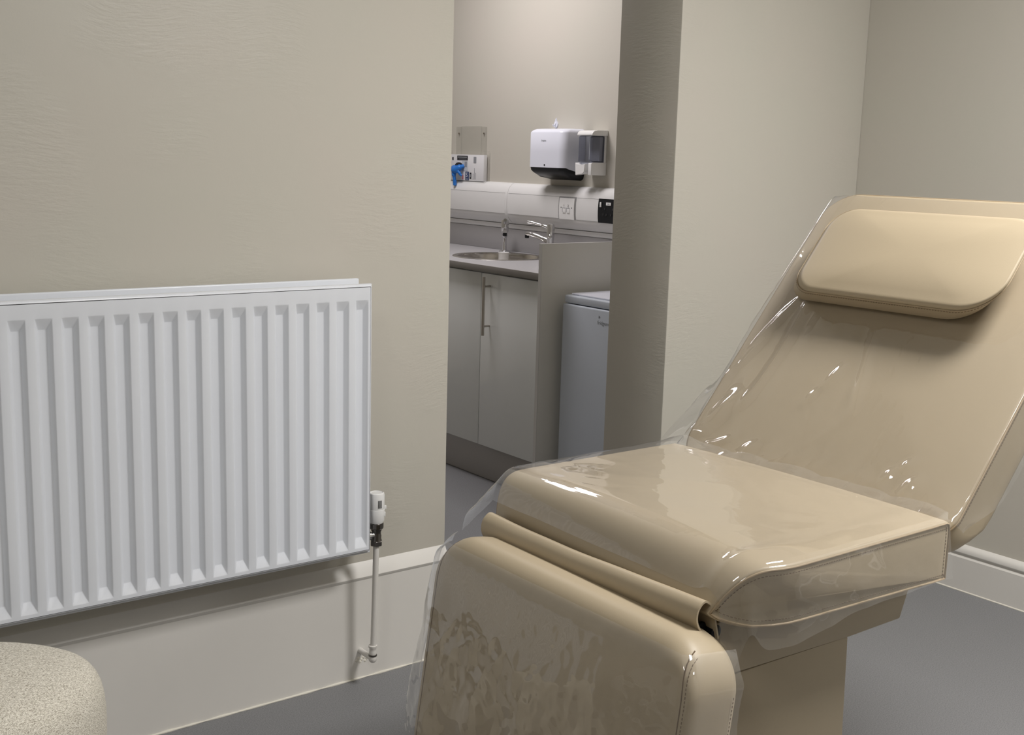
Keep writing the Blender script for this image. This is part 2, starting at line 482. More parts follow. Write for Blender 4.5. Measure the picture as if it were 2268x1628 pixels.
while x < RX1-.10:
    box_bm(bm, x, x+.0008, RY+.024, RY+.071, RZ0+.06, RZ1-.06); x += .017
finish(bm, 'convector_fins', M['radin'], rad)
for zc in (RZ0+.03, RZ1-.035):
    tube('manifold_pipe', [(RX1-.035, RY+.022, zc), (RX1-.035, RY+.073, zc)], .011, M['rad'], rad, 14)
    tube('manifold_pipe', [(RX0+.035, RY+.022, zc), (RX0+.035, RY+.073, zc)], .011, M['rad'], rad, 14)
box('wall_bracket', RX1-.25, RX1-.22, RY+.096, YW, RZ0+.05, RZ1-.08, M['rad'], rad, .001)
box('wall_bracket', RX0+.25, RX0+.28, RY+.096, YW, RZ0+.05, RZ1-.08, M['rad'], rad, .001)

# thermostatic valve
vx, vy = 1.503, 2.492
tv = thing('thermostatic_valve', 'white capped thermostatic radiator valve beside the lower right corner of the radiator', 'valve', (vx, vy, .392))
lathe('temperature_head', [(.0195, .485), (.0200, .487), (.0205, .522), (.0190, .5275), (.0165, .529), (.016, .5275), (.012, .527)], (vx, vy, 0), M['white'], tv, n=40, smooth=30)
lathe('dial_collar', [(.0150, .447), (.0195, .456), (.0208, .478), (.0205, .4855), (.0190, .4860)], (vx, vy, 0), M['white'], tv, n=40, smooth=30)
bm = bmesh.new()
for k in range(3):
    a = math.radians(-106 + k*10)
    c, s_ = math.cos(a), math.sin(a)
    t = bmesh.new(); box_bm(t, .0175, .0212, -.0009, .0009, .492, .512)
    merge(bm, t, Matrix.Translation((vx, vy, 0)) @ Matrix.Rotation(a, 4, 'Z'))
finish(bm, 'vent_slots', M['gap'], tv)
bm = bmesh.new()
t = bmesh.new(); box_bm(t, .0185, .0250, -.003, .003, .484, .494, .001); merge(bm, t, Matrix.Translation((vx, vy, 0)) @ Matrix.Rotation(math.radians(-25), 4, 'Z'))
t = bmesh.new(); box_bm(t, .0185, .0230, -.003, .003, .466, .478, .001); merge(bm, t, Matrix.Translation((vx, vy, 0)) @ Matrix.Rotation(math.radians(-35), 4, 'Z'))
finish(bm, 'setting_tab', M['white'], tv, 35)
lathe('collar_nut', [(.0165, .434), (.0185, .436), (.0185, .448), (.0160, .450)], (vx, vy, 0), M['dchrome'], tv, n=12, smooth=20)
lathe('valve_body', [(.0145, .402), (.0125, .408), (.0130, .416), (.0118, .420), (.0120, .426), (.0140, .430), (.0145, .436)], (vx, vy, 0), M['dchrome'], tv, n=24)
lathe('compression_nut', [(.0145, .389), (.0160, .391), (.0160, .401), (.0145, .403)], (vx, vy, 0), M['dchrome'], tv, n=6, smooth=20)
lathe('tail_piece', [(.011, -.034), (.011, -.018), (.0075, -.016), (.0085, 0)], (vx, vy, .418), M['chrome'], tv, axis=(1, 0, 0), n=20)
# pipe down to the skirting
pp = thing('radiator_pipe', 'thin white painted pipe dropping from the radiator valve to the skirting', 'pipe', (vx, vy, .09))
tube('pipe_run', [(vx, vy, .392), (vx-.0005, vy+.004, .25), (vx-.001, vy+.010, .105)], .0078, M['skirt'], pp, 18)
lathe('pipe_socket', [(.0088, .090), (.0102, .095), (.0092, .101), (.0092, .108), (.0112, .111), (.0112, .116), (.0085, .117)], (vx-.002, vy+.010, 0), M['skirt'], pp, n=20)
lathe('pipe_elbow', [(.006, .070), (.0098, .074), (.0108, .081), (.0096, .088), (.0085, .093)], (vx-.002, vy+.010, 0), M['skirt'], pp, n=16)
lathe('elbow_ring', [(.0095, .0865), (.0112, .0875), (.0112, .0905), (.009, .0915)], (vx-.002, vy+.010, 0), M['dchrome'], pp, n=16)
tube('elbow_stub', [(vx-.002, vy+.012, .079), (vx-.002, 2.567, .079)], .0075, M['skirt'], pp, 14)
bm = bmesh.new()
for i in range(7):
    lathe_bm(bm, [(.004+.002*random.random(), 0), (.002, .002)], (vx-.012+i*.005, 2.567, .052+.006*math.sin(i*2.1)), (0, -1, 0), 8)
finish(bm, 'plaster_filler', M['caulk'], pp, 60)

# ------------------------------------------------------------------ treatment couch
def rr_slab(name, frame, outline_fn, levels, crown, mat, parent, cap_rings=7, nseg=10, back=True):
    """slab whose outline lies in plane (a,b); frame(a,b,d)->world, d = height towards the front.
    levels: list of (depth, inset_side, d_top, d_bottom) front -> back"""
    bm = bmesh.new(); rings = []
    base = outline_fn()
    amin = min(p[0] for p in base); amax = max(p[0] for p in base); bmin = min(p[1] for p in base); bmax = max(p[1] for p in base)
    ca, cb = (amin+amax)/2, (bmin+bmax)/2; ha, hb = (amax-amin)/2, (bmax-bmin)/2
    def ring(dep, ins, dt, db):
        out = []
        for a, b in base:
            fa = (a-ca)/ha; fb = (b-cb)/hb
            na = a - math.copysign(ins, fa)*min(1, abs(fa)**3*1.0+0.0) if abs(fa) > 0 else a
            nb = b - (dt*max(0, fb)**3 if fb > 0 else -db*(-fb)**3)
            out.append(bm.verts.new(frame(na, nb, dep)))
        return out
    # front cap, from the centre outwards
    dep0, ins0, dt0, db0 = levels[0]
    L0 = []
    for a, b in base:
        fa = (a-ca)/ha; fb = (b-cb)/hb
        L0.append((a - math.copysign(ins0, fa)*min(1, abs(fa)**3), b - (dt0*max(0, fb)**3 if fb > 0 else -db0*(-fb)**3)))
    n = len(L0)
    cen = bm.verts.new(frame(ca, cb, dep0+crown)); prev = None
    for k in range(1, cap_rings+1):
        t = k/cap_rings
        h = crown*(1-t**2.6)
        cur = [bm.verts.new(frame(ca+(a-ca)*t, cb+(b-cb)*t, dep0+h)) for a, b in L0]
        if prev is None:
            for i in range(n): bm.faces.new((cen, cur[i], cur[(i+1) % n]))
        else:
            for i in range(n): bm.faces.new((prev[i], cur[i], cur[(i+1) % n], prev[(i+1) % n]))
        prev = cur
    for lv in levels[1:]:
        cur = ring(*lv)
        for i in range(n): bm.faces.new((prev[i], cur[i], cur[(i+1) % n], prev[(i+1) % n]))
        prev = cur
    bm.faces.new(prev)
    bmesh.ops.remove_doubles(bm, verts=bm.verts[:], dist=.00005)
    return finish(bm, name, mat, parent, 50)

def dense(poly, step=.03):
    out = []
    n = len(poly)
    for i in range(n):
        a, b = poly[i], poly[(i+1) % n]; L = math.dist(a, b)
        if L < 1e-6: continue
        k = max(1, int(L/step))
        for j in range(k): out.append((a[0]+(b[0]-a[0])*j/k, a[1]+(b[1]-a[1])*j/k))
    return out

def stitches(name, path, normal_fn, parent, pitch=.0062, length=.0038, w=.0006, mat=None):
    """little thread dashes along a path"""
    bm = bmesh.new(); P = [Vector(p) for p in path]
    acc = 0; nxt = 0
    for a, b in zip(P, P[1:]):
        L = (b-a).length
        if L < 1e-9: continue
        d = (b-a)/L
        while nxt <= acc+L:
            c = a + d*(nxt-acc)
            n = Vector(normal_fn(c)).normalized(); s_ = d.cross(n).normalized()
            vs = []
            for (i, j) in ((-1, -1), (1, -1), (1, 1), (-1, 1)):
                vs.append(bm.verts.new(c + d*i*length/2 + s_*j*w + n*.0004))
            top = [bm.verts.new(v.co - n*.0004 + n*.0009) for v in vs]
            bm.faces.new(top)
            for q in range(4): bm.faces.new((vs[q], vs[(q+1) % 4], top[(q+1) % 4], top[q]))
            nxt += pitch
        acc += L
    return finish(bm, name, mat or M['thread'], parent)

YN, YF = 1.108, 1.780
couch = thing('treatment_couch', 'tan upholstered reclining treatment couch with raised backrest and dropped leg rest', 'treatment couch', (1.6, (YN+YF)/2, 0))

# backrest : plane through (1.84, .745) leaning 49.5 degrees
TH = math.radians(49.5)
bd = Vector((math.cos(TH), 0, math.sin(TH))); bn = Vector((-math.sin(TH), 0, math.cos(TH))); b0 = Vector((1.84, 0, .745))
def back_frame(a, b, d): return b0 + bd*b + bn*d + Vector((0, a, 0))
BS1 = .742
def back_outline(): return dense(roundrect(YN, YF, -.02, BS1, [.075, .075, .05, .085], 10))
lv = [(0, .004, .004, .004)]
for k in range(1, 5):
    t = k/4*pi/2; lv.append((-.005*(1-math.cos(t)), .004*(1-math.sin(t)), .004*(1-math.sin(t)), .004*(1-math.sin(t))))
for d, sh in ((.02, -.018), (.04, -.020), (.06, -.005), (.075, .018), (.09, .05), (.10, .085), (.106, .12)):
    lv.append((-d, 0 if d < .095 else (.004 if d < .105 else .02), 0 if d < .095 else .02, sh))
rest = rr_slab('backrest', back_frame, back_outline, lv, .010, M['vinyl'], couch)
edge = [back_frame(a, b, -.0045) for a, b in roundrect(YN-.0012, YF+.0012, -.0212, BS1+.0012, [.075, .075, .05, .085], 10)]
tube('seam_piping', edge+[edge[0]], .0017, M['piping'], rest, 6)
def bnorm(c):
    ca = (YN+YF)/2
    if c.y < YN+.002: return (0, -1, 0)
    if c.y > YF-.002: return (0, 1, 0)
    s = (c-b0).dot(bd)
    return tuple((bd*(1 if s > .3 else -1))[:]) if YN+.09 < c.y < YF-.09 else tuple((Vector((0, -1 if c.y < ca else 1, 0)) + bd*(1 if s > .3 else -1)).normalized())
edge2 = [back_frame(a, b, -.011) for a, b in roundrect(YN-.0003, YF+.0003, -.0203, BS1+.0003, [.075, .075, .05, .085], 10)]
stitches('edge_stitching', edge2+[edge2[0]], bnorm, rest)

# seat cushion : side profile blended between its far and near ends
def arc(cx, cz, r, a0, a1, n):
    return [(cx+r*math.cos(math.radians(a0+(a1-a0)*k/n)), cz+r*math.sin(math.radians(a0+(a1-a0)*k/n))) for k in range(n+1)]
def bez(p0, p1, p2, n):
    return [((1-t)**2*p0[0]+2*t*(1-t)*p1[0]+t*t*p2[0], (1-t)**2*p0[1]+2*t*(1-t)*p1[1]+t*t*p2[1]) for t in [k/n for k in range(n+1)]]
NT, NA, NB, NB2 = 20, 12, 8, 16
def seat_profile(f):
    """f=0 near end, 1 far end ; closed loop starting rear top going to the front"""
    L = lambda a, b: a+(b-a)*f
    xr = 1.836
    ztop = .766
    xa = L(1.372, 1.395); xn = L(1.292, 1.337); zn = L(.694, .688)
    top = [(xr - .012 + (xa-xr+.012)*k/NT, ztop) for k in range(NT)]
    nose = bez((xa, ztop), (L(1.325, 1.340), ztop-.001), (xn, zn), NA)[:-1]
    low = bez((xn, zn), (L(1.300, 1.338), L(.678, .672)), (L(1.350, 1.38), .670), NB)[:-1]
    bot = [(L(1.350, 1.38) + (xr-.006-L(1.350, 1.38))*k/NB2, .670 - .014*k/NB2) for k in range(NB2)]
    rear = [(xr-.004, .6565), (xr, .662), (xr, .70), (xr, .75), (xr-.004, .763)]
    return top+nose+low+bot+rear
def loop_normals(pr):
    n = len(pr); out = []
    for i in range(n):
        a = pr[i-1]; b = pr[(i+1) % n]; dx, dz = b[0]-a[0], b[1]-a[1]; L = math.hypot(dx, dz) or 1
        out.append((dz/L, -dx/L))
    # outward: the loop runs rear-top -> front -> bottom (anticlockwise seen from -y): flip if needed
    cx = sum(p[0] for p in pr)/n; cz = sum(p[1] for p in pr)/n
    s = sum((p[0]-cx)*q[0] + (p[1]-cz)*q[1] for p, q in zip(pr, out))
    return out if s > 0 else [(-a, -b) for a, b in out]
def plan_shift(x, y, f):
    """near front corner curls inwards"""
    t = max(0, min(1, (1.43-x)/.14))
    return .062*t*t*(1-f)**6 - .02*t*t*f**6
def seat_pt(i, y, inset=0, extra=0):
    f = max(0, min(1, (y-YN)/(YF-YN)))
    pr = seat_profile(f); nr = loop_normals(pr)
    x, z = pr[i]; nx, nz = nr[i]
    u = (y-YN)/(YF-YN)
    cr = .013*max(0, math.sin(pi*min(1, max(0, u))))**.6 if i < NT+NA else 0
    if i < NT+NA:
        cr *= min(1, .35+i/5.0) * (1 if i < NT else max(0, 1-(i-NT)/NA)*.9+.1)
    return Vector((x+nx*(cr-inset+extra), y+plan_shift(x, y, f), z+nz*(cr-inset+extra)))
bm = bmesh.new(); rings = []
st = []
er = .007
for k in range(5): t = k/4*pi/2; st.append((YN+er*(1-math.sin(t)), er*(1-math.cos(t))) ) if False else st.append((YN+er*(1-math.cos(t)), er*(1-math.sin(t))))
for k in range(1, 24): st.append((YN+er+(YF-YN-2*er)*k/24, 0))
for k in range(5): t = (4-k)/4*pi/2; st.append((YF-er*(1-math.cos(t)), er*(1-math.sin(t))))
NP = len(seat_profile(0))
for y, ins in st: rings.append([bm.verts.new(seat_pt(i, y, ins)) for i in range(NP)])
for a, b in zip(rings, rings[1:]):
    for i in range(NP): bm.faces.new((a[i], a[(i+1) % NP], b[(i+1) % NP], b[i]))
bm.faces.new(rings[0]); bm.faces.new(rings[-1][::-1])
seat = finish(bm, 'seat_cushion', M['vinyl'], couch, 50)
for nm_y, sg in ((YN, -1), (YF, 1)):
    path = [seat_pt(i, nm_y, .004) + Vector((0, sg*-.0, 0)) for i in range(NP)]
    tube('seam_piping', path+[path[0]], .0020, M['piping'], seat, 6)
    path = [seat_pt(i, nm_y, .0125) for i in range(NP)]
    stitches('edge_stitching', path+[path[0]], lambda c, s=sg: (0, s, 0), seat)

# leg rest : slab hanging from the hinge, outline in (y, s) with rounded top corners
LT = math.radians(8)
ld = Vector((-math.sin(LT)*-1, 0, math.cos(LT)))          # upward along the slab
ln = Vector((-math.cos(LT), 0, math.sin(LT)))              # outwards (towards the feet)
l0 = Vector((1.196, 0, .615))
def leg_frame(a, b, d): return l0 + ld*b + ln*d + Vector((0, a, 0))
LS1, LS0 = .068, -.36
LYN, LYF = 1.100, 1.775
def leg_outline(): return dense(roundrect(LYN, LYF, LS0, LS1, [.085, .085, .03, .03], 12), .02)
lv = [(0, .016, .050, .01)]
for k in range(1, 7):
    t = k/6*pi/2
    lv.append((-.040*(1-math.cos(t)), .016*(1-math.sin(t))**1.5, .050*(1-math.sin(t)), .01*(1-math.sin(t))))
lv += [(-.06, 0, 0, 0), (-.085, 0, .002, 0), (-.10, .004, .010, .01), (-.108, .02, .03, .03)]
leg = rr_slab('leg_rest', leg_frame, leg_outline, lv, .018, M['vinyl'], couch)
from mathutils.bvhtree import BVHTree
leg_tree = BVHTree.FromPolygons([v.co for v in leg.data.vertices], [tuple(p.vertices) for p in leg.data.polygons])
def legseam(dy, side=1, lift=0.0, s_end=.018):
    pts = []
    base = LYN if side > 0 else LYF
    for k in range(48):
        s = LS0+.02 + (LS1-s_end-LS0-.02)*k/47
        y = base + side*(.020 + .022*max(0, (s-(LS1-.10))/.10)**2 + dy)
        h = leg_tree.ray_cast(leg_frame(y, s, .2), -ln)
        if h[0] is not None: pts.append(h[0] + h[1]*lift)
    return pts
tube('panel_seam', legseam(0, 1, -.0004), .0013, M['thread'], leg, 6)
stitches('edge_stitching', legseam(-.006, 1, 0, .026), lambda c: tuple((ln+Vector((0, -.5, .2))).normalized()), leg)
stitches('edge_stitching', [leg_frame(LYN-.0003, LS0+.02+(LS1-.085-LS0-.02)*k/20, -.090) for k in range(21)], lambda c: (0, -1, 0), leg)
tube('panel_seam', legseam(0, -1, -.0004), .0013, M['thread'], leg, 6)

# folded vinyl flap between seat and leg rest : teardrop loop of sheet, open at its ends
outer = spline([(1.312, 0, .640), (1.298, 0, .652), (1.283, 0, .668), (1.272, 0, .686), (1.273, 0, .703), (1.285, 0, .7135), (1.298, 0, .708), (1.306, 0, .694), (1.311, 0, .676), (1.317, 0, .655)], 5)
def flap_mesh():
    bm = bmesh.new(); ys = [1.168+.58*k/24 for k in range(25)]; rings = []
    n = len(outer)
    for y in ys:
        f = (y-1.168)/.58
        wob = .0016*noise.noise(Vector((y*7, 3, 0)))
        sc = 1.16 + .14*max(0, (f-.75)/.25)**1.5 + .02*math.sin(f*9)
        dx = .022*f; dz = -.002 - .018*f - .003*math.sin(pi*f)
        def T(p, off):
            q = Vector((1.295 + (p.x-1.295)*sc + dx, y, .688 + (p.z-.688)*sc + dz + wob))
            return q
        inn = []
        for i in range(n):
            t = (outer[min(i+1, n-1)]-outer[max(i-1, 0)]).normalized()
            nn = Vector((-t.z, 0, t.x)); c = Vector((1.295, 0, .688))
            if (c-outer[i]).dot(nn) < 0: nn = -nn
            inn.append(outer[i] + nn*.0028)
        rings.append([bm.verts.new(T(p, 0)) for p in outer] + [bm.verts.new(T(p, 0)) for p in inn[::-1]])
    m = len(rings[0])
    for a, b in zip(rings, rings[1:]):
        for i in range(m): bm.faces.new((a[i], a[(i+1) % m], b[(i+1) % m], b[i]))
    for r_ in (rings[0], rings[-1]):
        for i in range(n-1): bm.faces.new((r_[i], r_[i+1], r_[m-2-i], r_[m-1-i]))
    return bm
flap = finish(flap_mesh(), 'folded_flap', M['vinyl'], couch, 50)

# lift frame and base column
fy0, fy1 = 1.178, 1.715
fr = [(1.36, .665), (1.36, .572), (1.668, .565), (1.815, .566), (1.836, .62), (1.842, .665)]
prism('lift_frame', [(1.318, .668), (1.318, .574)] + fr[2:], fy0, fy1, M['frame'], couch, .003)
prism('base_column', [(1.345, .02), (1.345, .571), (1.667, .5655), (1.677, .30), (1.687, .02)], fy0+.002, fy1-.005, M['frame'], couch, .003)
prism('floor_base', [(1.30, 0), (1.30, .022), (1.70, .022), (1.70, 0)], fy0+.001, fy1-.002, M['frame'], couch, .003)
lathe('hinge_bolt', [(.011, 0), (.011, .02), (.008, .022)], (1.322, fy0+.018, .655), M['black'], couch, (0, -1, 0), 16)
tube('hinge_shaft', [(1.325, YN+.08, .655), (1.325, YF-.03, .655)], .012, M['black'], couch, 14)
box('hinge_plate', 1.268, 1.345, 1.19, 1.20, .60, .668, M['black'], couch, .002)
box('hinge_plate', 1.268, 1.345, 1.69, 1.70, .60, .668, M['black'], couch, .002)
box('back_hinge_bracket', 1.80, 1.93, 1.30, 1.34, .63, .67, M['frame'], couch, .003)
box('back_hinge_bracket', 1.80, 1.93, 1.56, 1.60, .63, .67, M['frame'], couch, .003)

# pillow
pil_sheath = lambda a, b, d: back_frame(a, b, d+.0075)
pillow = thing('head_pillow', 'thick tan vinyl head pillow on the upper backrest above the plastic sheet', 'pillow', tuple(back_frame(1.47, .45, .01)))
PY0, PY1, PS0, PS1 = 1.205, 1.685, .415, .645
def pil_outline(): return dense(roundrect(PY0, PY1, PS0, PS1, [.062, .055, .085, .055], 10), .02)
def pil_frame(a, b, d):
    # slight slump: base sits a little higher up the backrest than the face
    return back_frame(a + (.062-d)*.90, b + (.062-d)*.12, d)
lv = [(.078, .010, .012, .012)]
for k in range(1, 6):
    t = k/5*pi/2
    lv.append((.078-.012*(1-math.cos(t)), .010*(1-math.sin(t)), .012*(1-math.sin(t)), .012*(1-math.sin(t))))
lv += [(.050, -.001, -.001, -.001), (.025, 0, 0, 0), (.018, .003, .003, .003), (.0125, .012, .012, .012)]
pm = rr_slab('pillow_body', pil_frame, pil_outline, lv, .012, M['vinyl'], pillow)
e1 = [pil_frame(a, b, .066) for a, b in roundrect(PY0-.001, PY1+.001, PS0-.001, PS1+.001, [.062, .055, .085, .055], 12)]
tube('seam_piping', e1+[e1[0]], .0016, M['piping'], pm, 6)
e2 = [pil_frame(a, b, .060) for a, b in roundrect(PY0-.0012, PY1+.0012, PS0-.0012, PS1+.0012, [.062, .055, .085, .055], 12)]
pc = pil_frame((PY0+PY1)/2, (PS0+PS1)/2, .04)
stitches('edge_stitching', e2+[e2[0]], lambda c: tuple((c-pc).normalized()), pm, w=.0005)

# ------------------------------------------------------------------ clear plastic covers
def crumple(p, sc, seed, oct=3):
    v = 0; a = 1
    q = Vector(p)*sc + Vector((seed, seed*1.7, seed*.3))
    for _ in range(oct):
        v += a*(1-2*abs(noise.noise(q))); q *= 2.05; a *= .45
    return v
def film(name, nu, nv, fn, label):
    bm = bmesh.new()
    g = [[bm.verts.new(fn(i/(nu-1), j/(nv-1))) for j in range(nv)] for i in range(nu)]
    for i in range(nu-1):
        for j in range(nv-1): bm.faces.new((g[i][j], g[i+1][j], g[i+1][j+1], g[i][j+1]))
    o = finish(bm, name, M['film'], None, 180)
    tag(o, label, 'plastic cover')
    return o
def smooth01(t): t = max(0, min(1, t)); return t*t*(3-2*t)

def split_v(v, far_drop, width, near_drop):
    """v in 0..1 across the sheet from far hem to near hem -> (region, amount)"""
    tot = far_drop+width+near_drop; d = v*tot
    if d < far_drop: return 'far', far_drop-d
    if d < far_drop+width: return 'top', d-far_drop
    return 'near', d-far_drop-width

def seat_film(u, v):
    # u from rear (0) to nose (1) along profile indices
    i = u*(NT+NA-2.0); i0 = int(min(i, NT+NA-2)); fr_ = i-i0
    x_here = 1.83 - u*.5
    near_drop = .150
    reg, d = split_v(v, .14, YF-YN, near_drop)
    def P(y, e):
        return seat_pt(i0, y, 0, e).lerp(seat_pt(i0+1, y, 0, e), fr_)
    e = .0045
    if reg == 'top':
        y = YF-d
        p = P(y, e)
        k = crumple((p.x, p.y*.6, 0), 5.5, 3.1, 2)
        amp = .0022
        # taut ridges along both edges and a pull towards the backrest
        amp += .0035*math.exp(-((YF-.03-y)/.03)**2)
        p.z += amp*(k*.7+.5)*(1-.6*math.exp(-((u-.74)/.10)**2))
        p.z += .0105*math.exp(-((y-(YN+.038))/.026)**2)*(.35+.65*smooth01((u-.45)/.25))
        p.z += .003*math.exp(-((u-.80)/.07)**2)*math.exp(-((y-1.56)/.20)**2)
        p.z += .012*math.exp(-(u/.05)**2)*(.4+.6*abs(math.sin(y*23+noise.noise(Vector((y*9, 0, 0)))*2)))
        p.x += .004*math.exp(-(u/.05)**2)
        return p
    if reg == 'near':
        p = P(YN, e)
        f = d/near_drop
        # hem height varies along the cushion, notch at the front
        xx = p.x
        hem = .108 + .03*smooth01((1.62-xx)/.30) - .0*f
        notch = math.exp(-((xx-1.335)/.016)**2)
        hem *= 1-.30*notch
        dd = f*hem
        p.z -= max(0, dd-.006)
        out = .0055 + .010*f*f + .004*f*crumple((xx, p.z, 0), 8, 9.2, 2)
        p.y -= min(.006, dd) + out - .0055
        p.x += .0035*math.sin(xx*60)*f
        return p
    p = P(YF, e)
    f = d/.14
    flare = .45*smooth01(u*1.4-.3)+.25
    p.y += .004 + d*flare + .006*f*crumple((p.x, d, 0), 9, 4.4, 2)
    p.z -= d*(.80) * (1-.25*flare) - .004
    return p
def grid_end(): pass
film('seat_cover', 110, 240, seat_film, 'clear wrinkled plastic sheet over the seat cushion of the couch')

RIDGES = [(1.770, .28, 1.752, .715, .0075, .0065), (1.748, .27, 1.690, .43, .0075, .0085), (1.757, .20, 1.715, .31, .006, .007), (1.768, .34, 1.745, .62, .006, .008),
          (1.738, .060, 1.705, .150, .015, .018), (1.765, .10, 1.755, .20, .007, .008), (1.60, .035, 1.585, .055, .008, .009),
          (1.22, .050, 1.205, .075, .008, .009), (1.27, .060, 1.26, .080, .006, .007), (1.245, .090, 1.235, .105, .006, .007),
          (1.50, .235, 1.485, .275, .005, .007), (1.525, .185, 1.515, .210, .004, .006), (1.70, .02, 1.66, .05, .007, .007), (1.76, .03, 1.73, .06, .008, .008)]
def back_film(u, v):
    s = .012 + u*(BS1+.015-.012)
    fd, nd = .11, .105
    reg, d = split_v(v, fd, YF-YN, nd)
    capdrop = 0
    if s > BS1-.01: capdrop = (s-(BS1-.01))
    taper = 0
    corner = max(0, (s-(BS1-.075))/.075)
    cin = .075*(1-math.sqrt(max(0, 1-min(1, corner)**2))) if corner > 0 else 0
    cb = max(0, (.055-s)/.075)
    cinb = .085*(1-math.sqrt(max(0, 1-min(1, cb)**2)))
    def crown(a):
        fa = (a-(YN+YF)/2)/((YF-YN)/2); fb = (s-.36)/.38
        t = max(abs(fa), abs(fb)); return .010*(1-min(1, t)**2.6)
    ynn = YN+cin; yff = YF-cin
    if reg == 'top':
        y = yff - d*(yff-ynn)/(YF-YN)
        h = crown(y)+.0035
        pilm = smooth01((s-.40)/.05)*smooth01((y-1.18)/.05)*smooth01((1.72-y)/.04)
        k = crumple((y*1.3, s*.8, 0), 5.0, 6.3, 3)
        h += .0026*(k*.6+.4)*(1-pilm)
        # raised ridges by the far edge, catching the ceiling light
        h += (.008+.004*noise.noise(Vector((s*8, 1, 0))))*math.exp(-((y-(YF-.020-.006*math.sin(s*17)))/.012)**2)
        h += .007*math.exp(-((y-(YF-.075-.05*math.sin(s*5)))/.012)**2)*smooth01((s-.10)/.06)*smooth01((.52-s)/.05)
        h += .004*math.exp(-((y-1.44-.25*(s-.3))/.012)**2)*smooth01((.42-s)/.1)*smooth01((s-.15)/.1)
        for (ya, sa, yb, sb, hh, sg) in RIDGES:
            dy_, ds_ = yb-ya, sb-sa; L2 = dy_*dy_+ds_*ds_
            t_ = max(0, min(1, ((y-ya)*dy_+(s-sa)*ds_)/L2))
            q = (y-ya-t_*dy_)**2 + (s-sa-t_*ds_)**2
            if q < 9*sg*sg: h += hh*math.exp(-q/(2*sg*sg))*(.6+.4*math.sin(pi*t_))
        # bunching at the crease with the seat
        h += .012*math.exp(-(s/.05)**2)*(.5+.5*crumple((y, s, 0), 14, 2.2, 2))
        return back_frame(y, s, h-capdrop)
    if reg == 'near':
        f = d/nd
        hem = .095 - .070*smooth01((.14-s)/.14)
        dd = f*hem
        y = ynn - .0035 - .004*f - .003*f*crumple((s, d, 0), 9, 5, 2)
        return back_frame(y, s, .0035 - dd - capdrop)
    f = d/fd
    hem = .055 + .05*smooth01((s-.2)/.2)
    out = .004 + .050*f*smooth01((.38-s)/.34) + .012*f
    y = yff + out + .005*f*crumple((s, d, 1), 9, 8, 2)
    return back_frame(y, s - .03*f*smooth01((.2-s)/.2), .0035 - f*hem*(.8-.5*smooth01((.3-s)/.3)) + .010*f*smooth01((.3-s)/.3) - capdrop)
film('backrest_cover', 170, 300, back_film, 'clear creased plastic sheet stretched over the raised backrest of the couch')

def leg_film(u, v):
    # u from top to bottom
    s = (LS1-.020) - u*(LS1-.020-LS0-.01)
    fd, nd = .075, .085
    reg, d = split_v(v, fd, LYF-LYN, nd)
    up = max(0, (s-(LS1-.052))/.052)
    roll = -.036*up**2.2
    def corner_in():
        c = max(0, (s-(LS1-.085))/.085)
        return .085*(1-math.sqrt(max(0, 1-min(1, c)**2)))
    ci = corner_in(); yn_, yf_ = LYN+ci, LYF-ci
    grow = smooth01(u*1.8)
    if reg == 'top':
        y = yf_ - d*(yf_-yn_)/(LYF-LYN)
        fa = (y-(LYN+LYF)/2)/((LYF-LYN)/2); fb = (s-(LS0+LS1)/2)/((LS1-LS0)/2)
        t = max(abs(fa), abs(fb)); h = .018*(1-min(1, t)**2.6)
        h -= .007*max(0, (abs(fa)-.93)/.07)**2
        k = crumple((y, s*.75, 0), 8.0, 1.4, 4)
        folds = .5+.5*math.sin(y*42+5*noise.noise(Vector((y*3, s*4, 2))))
        h += .004 + (.003+.010*grow)*(k*.5+.5) + .007*grow*folds*smooth01((u-.35)/.3)
        h += .010*grow*math.exp(-((y-(LYF-.05))/.035)**2)
        return leg_frame(y, s, h+roll)
    if reg == 'near':
        f = d/nd
        y = yn_ - .004 - .007*f*grow*(.6+crumple((s, d, 0), 10, 7.7, 2)) + .0
        hem = .085 + .012*crumple((s, 0, 0), 9, 2.9, 2)
        return leg_frame(y, s, -.006 - f*hem + roll*.8)
    f = d/fd
    out = .003 + f*(.010 + .030*grow*(.55+.45*math.sin(s*26+1.0)) + .012*math.exp(-(u/.12)**2))
    y = yf_ + out + .006*f*crumple((s, d, 0), 13, 3.3, 2)
    return leg_frame(y, s + .012*f*(1-grow), -.006 - f*.05 + roll*.8 + .02*f)
film('leg_rest_cover', 140, 220, leg_film, 'clear crumpled plastic sheet hanging over the lowered leg rest of the couch')

# cable on the floor behind the couch base
cab = spline([(1.95, 1.66, .006), (2.12, 1.62, .020), (2.24, 1.60, .026), (2.30, 1.585, .018), (2.34, 1.56, .008), (2.35, 1.50, .006), (2.32, 1.42, .006), (2.22, 1.36, .006), (2.05, 1.34, .006)], 8)
c_ = tube('power_cable', cab, .0045, M['black'], None, 10)
tag(c_, 'black power cable looping on the grey floor beside the couch base', 'cable')
cab = spline([(1.96, 1.55, .006), (2.18, 1.60, .012), (2.30, 1.61, .028), (2.36, 1.60, .010), (2.40, 1.54, .006)], 8)

